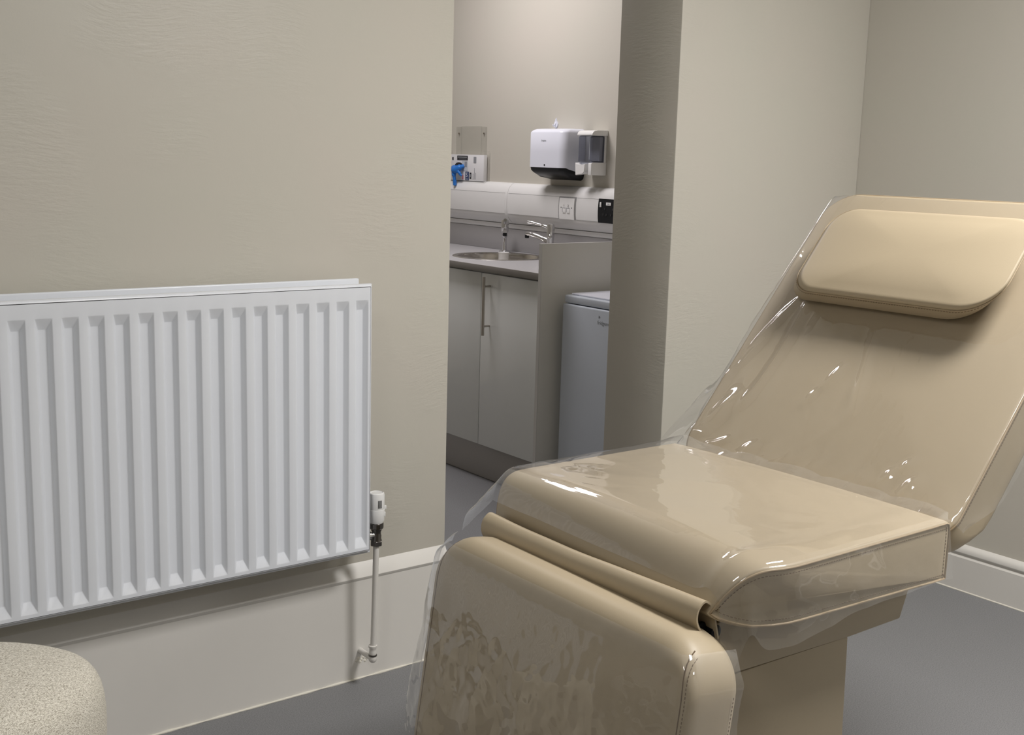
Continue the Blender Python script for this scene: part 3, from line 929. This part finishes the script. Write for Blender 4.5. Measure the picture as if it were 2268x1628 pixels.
# ------------------------------------------------------------------ pouf
pf = thing('pouf', 'oatmeal woven fabric pouf on the floor in front of the radiator', 'pouf', (.46, 2.085, 0))
bm = bmesh.new(); rings = []
prof = [(.150, .03), (.165, .05), (.186, .12), (.199, .23), (.2045, .33), (.2045, .380), (.199, .418), (.186, .442), (.170, .455), (.13, .466), (.07, .474), (.02, .477)]
pn = 72
for r, z in prof:
    ring = []
    for k in range(pn):
        a = 2*pi*k/pn
        e = 2.7; c, s_ = math.cos(a-.72), math.sin(a-.72)
        rr = r/((abs(c)**e+abs(s_)**e)**(1/e))
        rr = r*.35+rr*.65 if r > .1 else r
        ring.append(bm.verts.new((.452+rr*math.cos(a)*.98, 2.075+rr*math.sin(a)*.98, z)))
    rings.append(ring)
for a, b in zip(rings, rings[1:]):
    for k in range(pn): bm.faces.new((a[k], a[(k+1) % pn], b[(k+1) % pn], b[k]))
bm.faces.new(rings[-1]); bm.faces.new(rings[0][::-1])
body = finish(bm, 'pouf_body', M['weave'], pf, 180)
mod = body.modifiers.new('s', 'SUBSURF'); mod.levels = 1; mod.render_levels = 1
for a in (45, 135, 225, 315):
    lathe('foot', [(.014, 0), (.018, .04)], (.452+.10*math.cos(math.radians(a)), 2.075+.10*math.sin(math.radians(a)), 0), M['black'], pf, n=16)

# ------------------------------------------------------------------ kitchen
cabn = thing('base_cabinet', 'grey gloss double door base cabinet under the worktop', 'cabinet', (3.2, 4.0, 0))
for a, b, c, d in ((3.588, 3.606, .15, .785), (4.424, 4.440, .15, .785), (3.6065, 4.4235, .15, .168)):
    box('carcass_panel', 2.942, XR-.005, a, b, c, d, M['panel'], cabn, .001)
box('carcass_rail', 2.942, 2.960, 3.6065, 4.4235, .80, .898, M['panel'], cabn, .001)
box('plinth', 2.953, 2.968, 3.588, 5.3, .002, .149, M['plinth'], cabn, .001)
for y0, y1 in ((3.590, 4.0075), (4.0115, 4.43)):
    d_ = box('door', 2.921, 2.940, y0, y1, .156, .893, M['gloss'], cabn, .0015, 2)
    if y0 < 4:
        tube('handle', [(2.887, 3.946, .637), (2.887, 3.946, .882)], .0062, M['bsteel'], d_, 16)
        for zz in (.676, .842):
            tube('handle_post', [(2.887, 3.946, zz), (2.922, 3.946, zz)], .0045, M['bsteel'], d_, 12)
cabn2 = thing('base_cabinet', 'grey cabinet further left under the worktop, mostly behind the wall edge', 'cabinet', (3.2, 4.9, 0))
for a, b, c, d in ((4.445, 4.461, .15, .785), (5.282, 5.30, .15, .898), (4.4615, 5.2815, .15, .168)):
    box('carcass_panel', 2.942, XR-.005, a, b, c, d, M['panel'], cabn2, .001)
box('carcass_rail', 2.942, 2.960, 4.4615, 5.2815, .80, .898, M['panel'], cabn2, .001)
box('door', 2.921, 2.940, 4.448, 4.870, .156, .893, M['gloss'], cabn2, .0015)
box('door', 2.921, 2.940, 4.874, 5.298, .156, .893, M['gloss'], cabn2, .0015)

SCX, SCY, SR = 3.232, 4.304, .212
wt = thing('worktop', 'grey laminate worktop with a round sink cut into it', 'worktop', (3.2, 4.4, .9))
def slab_with_hole():
    bm = bmesh.new(); n = 48
    X0, X1_, Y0, Y1 = 2.902, XR, 3.586, 5.3
    for z, flip in ((.928, False), (.902, True)):
        inn = [bm.verts.new((SCX+(SR-.008)*math.cos(2*pi*k/n), SCY+(SR-.008)*math.sin(2*pi*k/n), z)) for k in range(n)]
        out = []
        for k in range(n):
            a = 2*pi*k/n; c, s_ = math.cos(a), math.sin(a)
            ts = []
            if c > 1e-6: ts.append((X1_-SCX)/c)
            if c < -1e-6: ts.append((X0-SCX)/c)
            t1 = min(ts) if ts else 9
            ts = []
            if s_ > 1e-6: ts.append((.5)/s_)
            if s_ < -1e-6: ts.append((Y0-SCY)/s_)
            t2 = min(ts) if ts else 9
            t = min(t1, t2); out.append(bm.verts.new((SCX+c*t, SCY+s_*t, z)))
        for k in range(n): bm.faces.new((inn[k], out[k], out[(k+1) % n], inn[(k+1) % n]))
        cs = [bm.verts.new(p) for p in ((X0, Y0, z), (X1_, Y0, z), (X1_, SCY+.5, z), (X0, SCY+.5, z))]
        for ci, (cx, cy) in enumerate(((X0, Y0), (X1_, Y0), (X1_, SCY+.5), (X0, SCY+.5))):
            best = None
            for k in range(n):
                a, b = out[k], out[(k+1) % n]
                on = lambda v: (abs(v.co.x-cx) < 1e-6, abs(v.co.y-cy) < 1e-6)
                A, B = on(a), on(b)
                if (A[0] and B[1]) or (A[1] and B[0]): bm.faces.new((a, cs[ci], b))
        e = [bm.verts.new(p) for p in ((X0, SCY+.5, z), (X1_, SCY+.5, z), (X1_, Y1, z), (X0, Y1, z))]
        bm.faces.new(e)
    return bm
bm = slab_with_hole(); top_ = finish(bm, 'worktop_surface', M['work'], wt)
box('front_edge', 2.900, 2.9035, 3.586, 5.3, .9015, .9282, M['wedge'], wt, .0006)
spl = box('splashback', XR-.012, XR, 3.586, 5.3, .9285, 1.0335, M['splash'], None, .001)
tag(spl, 'low grey laminate upstand along the wall behind the worktop', 'splashback')

sk_ = thing('sink', 'round stainless steel sink set into the grey worktop', 'sink', (SCX, SCY, .79))
lathe('rim', [(SR-.022, .9290), (SR-.016, .9305), (SR-.006, .9312), (SR, .9300), (SR+.001, .9284)], (SCX, SCY, 0), M['steel'], sk_, n=72, cap=False)
lathe('bowl', [(.02, .795), (.10, .797), (.150, .808), (.172, .83), (.180, .88), (.186, .920), (SR-.021, .9290)], (SCX, SCY, 0), M['steel'], sk_, n=72, cap=False)
lathe('drain', [(.035, .7965), (.030, .799), (.012, .7975), (.010, .80)], (SCX, SCY, 0), M['chrome'], sk_, n=32)
cupz = .885
cu = thing('small_cup', 'small white round pot standing at the back of the sink below the tap', 'cup', (3.325, 4.392, cupz))
lathe('cup_body', [(.001, .872), (.022, .872), (.0235, .90), (.0245, .934), (.0260, .938), (.0250, .939), (.0225, .934), (.0205, .886), (.001, .884)], (3.318, 4.385, 0), M['white'], cu, n=32, cap=False)
ledge = lathe('overflow_ledge', [(.001, .868), (.026, .868), (.026, .8715), (.001, .8715)], (3.318, 4.385, 0), M['steel'], sk_, n=24, cap=False)

def tap(loc, ang, label, h=1.0, slim=1.0):
    t = thing('basin_tap', label, 'tap', loc, None)
    x, y, z = loc
    d = Vector((math.cos(ang), math.sin(ang), 0)); up = Vector((0, 0, 1)); o = Vector(loc)
    lathe('tap_body', [(.024*slim, 0), (.024*slim, .006), (.017*slim, .010), (.0150*slim, .045), (.0165*slim, .082), (.0180, .100), (.0180, .143), (.0155, .152), (.008, .155)], loc, M['chrome'], t, n=28)
    sp = [o+up*.075, o+up*.083+d*.03, o+up*.094+d*.065, o+up*.102+d*.10, o+up*.102+d*.125]
    tube('spout', spline(sp, 5), [.0135]*6+[.0115]*8+[.0100]*7, M['chrome'], t, 16)
    lathe('aerator', [(.0098, 0), (.0098, .014), (.007, .015)], tuple(o+up*.098+d*.122), M['black'], t, (0, 0, -1), 18)
    lv_ = [o+up*.138+d*.012, o+up*.145+d*.045, o+up*.153+d*.085, o+up*.157+d*.118]
    tube('lever', spline(lv_, 5), [.0075]*5+[.0055]*6+[.0075]*5, M['chrome'], t, 14)
    lathe('indicator_cap', [(.009, 0), (.009, .004), (.006, .007)], tuple(o+up*.098+Vector((-.012, -.013, 0))), M['chrome'], t, (-.7, -.7, 0), 18)
    lathe('base_ring', [(.027, 0), (.027, .004), (.024, .006)], (x, y, z-.0), M['chrome'], t, n=28)
    return t
tap((3.405, 4.495, .9285), math.atan2(-4.45, -3.35), 'chrome lever tap behind the sink with its spout facing the doorway', slim=.6)
tap((3.402, 4.150, .9285), math.radians(112), 'chrome lever tap behind the grey end panel with its spout turned left')

ep = box('end_panel', 2.886, XR-.004, 3.568, 3.5845, .002, 1.045, M['panel'], None, .0008)
tag(ep, 'tall grey end panel closing the cabinet run beside the fridge', 'panel')
ee = box('edge_strip', 2.8845, 2.8862, 3.568, 3.5848, .002, 1.0455, M['pedge'], ep)
eb = box('edge_strip', 2.886, XR-.004, 3.568, 3.5848, 1.0448, 1.0462, M['pedge'], ep)

fg = thing('fridge', 'white under counter fridge beside the grey end panel', 'fridge', (3.22, 3.27, 0))
box('cabinet_body', 2.995, 3.46, 3.012, 3.535, .02, .835, M['fridge'], fg, .004)
box('fridge_door', 2.955, 2.992, 3.008, 3.516, .05, .819, M['fridge'], fg, .007, 3)
box('top_trim', 2.960, 3.46, 3.005, 3.512, .822, .8520, M['fridge'], fg, .006, 3)
box('top_board', 2.985, 3.45, 3.02, 3.500, .8525, .8585, M['coolwhite'], fg, .002)
text('brand_badge', 'fridgemaster', .021, (2.9546, 3.309, .762), (0, -1, 0), (0, 0, 1), M['frlogo'], fg)
bm = bmesh.new()
for k in range(3):
    t = bmesh.new(); box_bm(t, -.0003, .0003, -.0055, .0055, -.0008, .0008)
    merge(bm, t, Matrix.Translation((2.9546, 3.299, .790)) @ Matrix.Rotation(k*pi/3, 4, 'X'))
finish(bm, 'snowflake_emblem', M['frlogo'], fg)

# trunking
tk = thing('dado_trunking', 'white plastic three compartment cable trunking along the kitchen wall', 'trunking', (XR, 4.2, 1.04))
xf = 3.437
prof = [(XR, 1.254)] + [(xf+.002+(XR-xf-.004)*(1-math.sin(t)), 1.206+.047*(1-(1-math.cos(t)))) for t in [k/6*pi/2 for k in range(1, 7)]]
prof = [(XR, 1.253), (3.476, 1.252), (3.462, 1.246), (3.449, 1.233), (3.441, 1.216), (xf, 1.205),
        (xf-.003, 1.180), (xf-.0035, 1.155), (xf-.003, 1.130), (xf, 1.107), (3.445, 1.090), (3.458, 1.074), (3.474, 1.062), (XR, 1.057)]
TY0, TY1 = 2.86, 5.745
prism('trunking_body', prof, TY0, TY1, M['trunk'], tk, plane='xz', smooth=40)
# lower rounded capping strip under the trunking
lowp = [(XR, 1.0575), (3.4765, 1.0575), (3.4765, 1.040), (3.482, 1.034), (XR, 1.034)]
prism('lower_bead', lowp, TY0, TY1, M['trunk'], tk, plane='xz', smooth=60)
def curve_plate(name, y0, y1, z0, z1, off, mat, parent, n=8, th=.003):
    bm = bmesh.new(); A = []; B = []
    for k in range(n+1):
        z = z0+(z1-z0)*k/n; w = (z-1.156)/.049; x = xf-.0036+.0036*w*w - off
        A.append((x, z)); B.append((x+th, z))
    poly = A+B[::-1]
    return prism(name, poly, y0, y1, mat, parent, plane='xz', smooth=40)
lids = [(2.87, 3.725), (3.868, 4.016), (4.139, 4.516), (4.541, 5.74)]
for a, b in lids: curve_plate('lid', a, b, 1.1085, 1.2035, .0008, M['trunk'], tk)
bm = bmesh.new()
for a, b in lids:
    for z in (1.1075, 1.2045): box_bm(bm, xf-.0012, xf+.001, a, b, z-.0005, z+.0005)
finish(bm, 'lid_seam', M['line'], tk)
cp = [(x-.0025 if x < XR-.001 else x, z) for x, z in prof]
prism('coupler', cp, 4.5225, 4.5385, M['trunk'], tk, plane='xz', smooth=40)
bm = bmesh.new()
# data outlet
do_ = thing('data_outlet', 'white double data outlet plate with two ports on the trunking', 'data outlet', (xf, 4.077, 1.155))
curve_plate('outlet_frame', 4.019, 4.136, 1.106, 1.2065, .0015, M['line'], do_)
curve_plate('outlet_plate', 4.0255, 4.1285, 1.1065, 1.2005, .0050, M['white'], do_, th=.005)
for y, nn in ((4.092, '1'), (4.063, '2')):
    p_ = box('port', 3.4265, 3.4285, y-.010, y+.010, 1.135, 1.156, M['white'], do_, .0005)
    box('port_shadow', 3.4258, 3.4272, y-.010, y+.010, 1.1555, 1.1575, M['greyink'], p_)
    box('port_side', 3.4258, 3.4272, y+.009, y+.0105, 1.138, 1.1565, M['greyink'], p_)
    text('port_number', nn, .013, (3.4265, y+.004, 1.163), (0, -1, 0), (0, 0, 1), M['ink'], do_)
for y in (4.1135, 4.040):
    lathe('screw', [(.0028, 0), (.0028, .0008)], (3.4290, y, 1.158), M['ink'], do_, (-1, 0, 0), 12)
so = thing('power_socket', 'black double switched power socket on the trunking beside the wall edge', 'socket', (xf, 3.79, 1.155))
curve_plate('socket_plate', 3.722, 3.865, 1.1045, 1.2075, .0058, M['black'], so, th=.006)
for y in (3.845, 3.742):
    box('switch', 3.4225, 3.4275, y-.004, y+.004, 1.172, 1.193, M['white'], so, .001)
box('safety_label', 3.4262, 3.4275, 3.782, 3.812, 1.181, 1.193, M['white'], so)
box('label_mark', 3.4258, 3.4263, 3.790, 3.804, 1.185, 1.189, M['greyink'], so)
for yc in (3.818, 3.768):
    for dy, dz in ((0, .012), (.010, -.012), (-.010, -.012)):
        box('pin_hole', 3.4255, 3.4268, yc+dy-.0025, yc+dy+.0025, 1.153+dz-.004, 1.153+dz+.004, M['gap'], so)

# paper towel dispenser
td = thing('towel_dispenser', 'white wall mounted paper towel dispenser with a black lower tray', 'dispenser', (XR, 4.16, 1.30))
def disp_cover():
    bm = bmesh.new(); rings = []
    def sec(z, ins):
        # plan outline front (low x) with rounded corners
        x0, x1, y0, y1, r = 3.362+ins, XR-.0005, 4.035+ins*.5, 4.276-ins*.5, .034
        out = [(x1, y0)]
        for k in range(9): t = k/8*pi/2; out.append((x0+r-r*math.sin(t), y0+r-r*math.cos(t)))
        for k in range(9): t = k/8*pi/2; out.append((x0+.018-.018*math.cos(t), y1-.018+.018*math.sin(t)))
        out.append((x1, y1)); return out
    zs = [(1.0, 0)]
    n = len(sec(0, 0))
    def zbot(x): return 1.332 - .026*max(0, min(1, (x-3.385)/.06))**1.0
    base = sec(0, 0)
    rings.append([bm.verts.new((x, y, zbot(x))) for x, y in base])
    rings.append([bm.verts.new((x, y, 1.40)) for x, y in base])
    rings.append([bm.verts.new((x, y, 1.484)) for x, y in base])
    for z, ins in ((1.490, .004), (1.496, .012), (1.501, .026), (1.503, .045)):
        rings.append([bm.verts.new((x, y, z)) for x, y in sec(0, ins)])
    for a, b in zip(rings, rings[1:]):
        for k in range(n-1): bm.faces.new((a[k], a[k+1], b[k+1], b[k]))
    bm.faces.new(rings[-1]); 
    return bm
finish(disp_cover(), 'dispenser_cover', M['coolwhite'], td, 40)
def tray():
    bm = bmesh.new(); rings = []
    def sec(ins):
        x0, x1, y0, y1, r = 3.364+ins, XR-.0005, 4.037+ins*.5, 4.274-ins*.5, .034
        out = [(x1, y0)]
        for k in range(9): t = k/8*pi/2; out.append((x0+r-r*math.sin(t), y0+r-r*math.cos(t)))
        for k in range(9): t = k/8*pi/2; out.append((x0+.018-.018*math.cos(t), y1-.018+.018*math.sin(t)))
        out.append((x1, y1)); return out
    n = len(sec(0))
    def zt(x): return 1.334 - .026*max(0, min(1, (x-3.385)/.06))
    rings.append([bm.verts.new((x, y, zt(x))) for x, y in sec(0)])
    rings.append([bm.verts.new((x, y, zt(x)-.014)) for x, y in sec(.003)])
    rings.append([bm.verts.new((x, y, zt(x)-.024)) for x, y in sec(.012)])
    rings.append([bm.verts.new((x, y, zt(x)-.030)) for x, y in sec(.035)])
    for a, b in zip(rings, rings[1:]):
        for k in range(n-1): bm.faces.new((a[k], a[k+1], b[k+1], b[k]))
    bm.faces.new(rings[-1]); return bm
finish(tray(), 'lower_tray', M['black'], td, 40)
text('brand_print', 'Dolphin.', .0105, (3.3616, 4.187, 1.446), (0, -1, 0), (0, 0, 1), M['greyink'], td)
lathe('key_lock', [(.0042, 0), (.0042, .001)], (3.3622, 4.160, 1.343), M['black'], td, (-1, 0, 0), 14)

# soap dispenser
sd = thing('soap_dispenser', 'white soap dispenser with a smoked see through tank', 'dispenser', (XR, 3.936, 1.305))
box('back_plate', 3.478, XR-.0005, 3.893, 3.983, 1.306, 1.490, M['white'], sd, .002)
capp = [(XR-.001, 1.4735), (3.399, 1.4735), (3.399, 1.480), (3.403, 1.488), (3.412, 1.4935), (3.430, 1.4965), (XR-.001, 1.497)]
prism('top_cap', capp, 3.886, 3.986, M['white'], sd, .002)
bm = bmesh.new()
box_bm(bm, 3.4025, 3.477, 3.890, 3.982, 1.358, 1.4732, .008, 3)
finish(bm, 'tank', M['smoke'], sd, 40)
box('tank_rib', 3.4016, 3.4025, 3.904, 3.9055, 1.372, 1.473, M['mint'], sd)
box('tank_core', 3.455, 3.474, 3.900, 3.972, 1.365, 1.470, M['radin'], sd, .004)
lowr = [(3.402, 1.306), (3.402, 1.356), (3.412, 1.360), (XR-.001, 1.360), (XR-.001, 1.305)]
prism('lower_body', lowr, 3.890, 3.910, M['white'], sd, .0015)
prism('lower_body', [(3.42, 1.312), (3.42, 1.358), (XR-.001, 1.358), (XR-.001, 1.305)], 3.911, 3.983, M['white'], sd, .0015)
pb = [(3.984, 1.358), (3.958, 1.346), (3.918, 1.353), (3.922, 1.318), (3.935, 1.309), (3.980, 1.303)]
bm = bmesh.new()
v0 = [bm.verts.new((3.390, a, b)) for a, b in pb]; v1 = [bm.verts.new((3.425, a, b+.002)) for a, b in pb]
bm.faces.new(v0); bm.faces.new(v1[::-1])
for i in range(6): bm.faces.new((v0[i], v1[i], v1[(i+1) % 6], v0[(i+1) % 6]))
bmesh.ops.bevel(bm, geom=bm.edges[:], offset=.002, segments=2, affect='EDGES')
finish(bm, 'push_lever', M['white'], sd, 35)

# adhesive hook above the towel dispenser
hk = [(4.2405, 1.506), (4.2510, 1.518), (4.2540, 1.528), (4.2490, 1.537), (4.2450, 1.541), (4.2440, 1.548), (4.2405, 1.5535), (4.2370, 1.548), (4.2360, 1.541), (4.2320, 1.537), (4.2270, 1.528), (4.2300, 1.518)]
hook = thing('wall_hook', 'small white adhesive hook on the wall above the towel dispenser', 'hook', (XR, 4.2405, 1.53))
bm = bmesh.new()
v0 = [bm.verts.new((XR-.0045, a, b)) for a, b in hk]; v1 = [bm.verts.new((XR, a, b)) for a, b in hk]
bm.faces.new(v0)
for i in range(len(hk)): bm.faces.new((v0[i], v1[i], v1[(i+1) % len(hk)], v0[(i+1) % len(hk)]))
finish(bm, 'hook_plate', M['coolwhite'], hook, 40)
tube('hook_prong', spline([(XR-.004, 4.2405, 1.534), (XR-.010, 4.2405, 1.522), (XR-.016, 4.2405, 1.517), (XR-.020, 4.2405, 1.524)], 4), .003, M['coolwhite'], hook, 8)

# glove box in clear holder
gh = thing('glove_box_holder', 'clear acrylic glove box holder screwed to the kitchen wall', 'holder', (XR, 4.9, 1.25))
for y0, y1 in ((4.770, 4.814), (4.985, 5.030)): box('back_strap', XR-.005, XR-.001, y0, y1, 1.25, 1.517, M['acryl'], gh, .0008)
box('back_panel', XR-.005, XR-.001, 4.8145, 4.9845, 1.25, 1.520, M['acryl'], gh)
box('bottom_shelf', 3.452, XR-.005, 4.742, 5.06, 1.247, 1.2505, M['acryl'], gh)
box('side_wall', 3.452, XR-.005, 4.738, 4.7415, 1.247, 1.40, M['acryl'], gh)
box('side_wall', 3.452, XR-.005, 5.0635, 5.067, 1.247, 1.40, M['acryl'], gh)
for y in (4.790, 5.003):
    lathe('screw', [(.0045, 0), (.0045, .003), (.002, .0035)], (XR-.005, y, 1.484), M['screw'], gh, (-1, 0, 0), 14)
gb = thing('glove_box', 'white card box of size S gloves in the clear holder', 'glove box', (3.45, 4.87, 1.2515))
gbo = box('box_body', 3.462, 3.484, 4.757, 5.060, 1.2515, 1.380, M['card'], gb, .0008)
XG = 3.4612
def gp(name, y0, y1, z0, z1, mat, e=0): return box(name, XG-.0005-e, XG+.0006, y0+.058, y1+.058, z0, z1, mat, gb)
gp('title_block', 4.833, 4.924, 1.3525, 1.374, M['ink'])
gp('title_line', 4.840, 4.918, 1.3655, 1.3685, M['mint'], .0003)
gp('title_line', 4.842, 4.906, 1.357, 1.3588, M['greyink'], .0003)
gp('printed_picture', 4.832, 4.880, 1.300, 1.349, M['mint'])
gp('printed_picture', 4.838, 4.858, 1.318, 1.345, M['greyink'], .0002)
gp('size_square', 4.820, 4.850, 1.2535, 1.296, M['navy'])
text('size_letter', 'S', .031, (XG-.0009, 4.9025, 1.270), (0, -1, 0), (0, 0, 1), M['card'], gb)
gp('size_text', 4.828, 4.843, 1.2585, 1.2615, M['mint'], .0004)
gp('round_mark', 4.800, 4.813, 1.262, 1.292, M['ink'])
gp('round_mark', 4.8035, 4.8095, 1.270, 1.284, M['greyink'], .0003)
gp('printed_square', 4.760, 4.782, 1.340, 1.370, M['greyink'])
for y, h in ((4.785, .028), (4.774, .055), (4.763, .032)): gp('vertical_text', y-.0012, y+.0012, 1.2600, 1.260+h, M['greyink'])
gp('red_mark', 4.868, 4.876, 1.258, 1.278, M['red'])
gp('corner_print', 4.944, 4.960, 1.262, 1.272, M['navy'])
gp('corner_print', 4.957, 4.968, 1.352, 1.366, M['ink'])
bm = bmesh.new()
v = [bm.verts.new((XG-.0008, 4.966+.036*math.cos(2*pi*k/24), 1.323+.018*math.sin(2*pi*k/24))) for k in range(24)]
bm.faces.new(v); finish(bm, 'box_opening', M['ink'], gb)
# blue glove pulled out of the opening
def blob(pts, rad, nm, par):
    bm = bmesh.new(); pts = [Vector(p)+Vector((.036, .056, 0)) for p in pts]
    tube_bm(bm, pts, rad, 12)
    for v_ in bm.verts:
        k = noise.noise(v_.co*90); v_.co += Vector((k*.002, k*.003, k*.002))
    return finish(bm, nm, M['blue'], par, 180)
gl = thing('disposable_glove', 'blue glove half pulled from the opening of the glove box', 'glove', (3.41, 4.9, 1.25))
blob(spline([(3.430, 4.935, 1.318), (3.410, 4.928, 1.312), (3.398, 4.915, 1.306), (3.396, 4.895, 1.303), (3.405, 4.876, 1.315), (3.425, 4.870, 1.324)], 5), [.010]*5+[.016]*6+[.018]*6+[.016]*5+[.010]*4, 'glove_cuff', gl)
blob(spline([(3.398, 4.912, 1.306), (3.394, 4.910, 1.288), (3.396, 4.908, 1.268), (3.400, 4.9085, 1.248), (3.402, 4.9095, 1.232), (3.403, 4.9095, 1.224)], 5), [.015]*4+[.011]*5+[.0085]*6+[.0095]*5+[.0095]*3+[.008, .006, .003], 'glove_finger', gl)
blob(spline([(3.400, 4.885, 1.305), (3.400, 4.874, 1.292), (3.404, 4.864, 1.280), (3.408, 4.858, 1.274)], 4), [.011]*4+[.008]*4+[.006]*3+[.003, .002], 'glove_finger', gl)

# ------------------------------------------------------------------ ceiling lights
def panel(x, y, label, mat, sx=.3, sy=.3):
    t = thing('ceiling_light', label, 'ceiling light', (x, y, CEIL-.02), None)
    box('light_frame', x-sx-.012, x+sx+.012, y-sy-.012, y+sy+.012, CEIL-.012, CEIL-.0005, M['white'], t, .001)
    bm = bmesh.new(); v = [bm.verts.new(p) for p in ((x-sx, y-sy, CEIL-.013), (x-sx, y+sy, CEIL-.013), (x+sx, y+sy, CEIL-.013), (x+sx, y-sy, CEIL-.013))]
    bm.faces.new(v)
    me = bpy.data.meshes.new('light_diffuser'); bm.to_mesh(me); bm.free()
    link('light_diffuser', me, mat, t)
panel(2.30, .60, 'square ceiling light panel nearest the treatment couch', M['light'])
panel(2.30, -1.60, 'square ceiling light panel near the right wall, far behind the couch', M['light2'])
panel(-.50, .60, 'unseen square fill light panel added to brighten the radiator side of the room', M['light2'])  # added fill panel out of view, lifts the left end of the radiator wall
panel(2.65, 4.30, 'square ceiling light panel over the kitchen floor', M['klight'], .30, .30)

w = bpy.data.worlds.new('World'); S.world = w; w.use_nodes = True
w.node_tree.nodes['Background'].inputs[0].default_value = (.6, .6, .6, 1)
w.node_tree.nodes['Background'].inputs[1].default_value = .1

# ------------------------------------------------------------------ camera
yaw, pitch, roll = .657452416, .175097238, -.0277316549
f_ = Vector((math.sin(yaw)*math.cos(pitch), math.cos(yaw)*math.cos(pitch), -math.sin(pitch)))
r_ = Vector((math.cos(yaw), -math.sin(yaw), 0)); d_ = f_.cross(r_)
R = math.cos(roll)*r_ + math.sin(roll)*d_; D = -math.sin(roll)*r_ + math.cos(roll)*d_
cam = bpy.data.cameras.new('Camera'); co = bpy.data.objects.new('Camera', cam); COL.objects.link(co)
mw = Matrix((R, -D, -f_)).transposed().to_4x4(); mw.translation = Vector((0, 0, 1.37)); co.matrix_world = mw
cam.sensor_width = 36; cam.sensor_fit = 'HORIZONTAL'; cam.lens = 36*2623.78/2268; cam.clip_start = .02
S.camera = co
S.view_settings.view_transform = 'Standard'; S.view_settings.look = 'None'; S.view_settings.gamma = 1
S.view_settings.use_curve_mapping = False
S.view_settings.exposure = 1.28
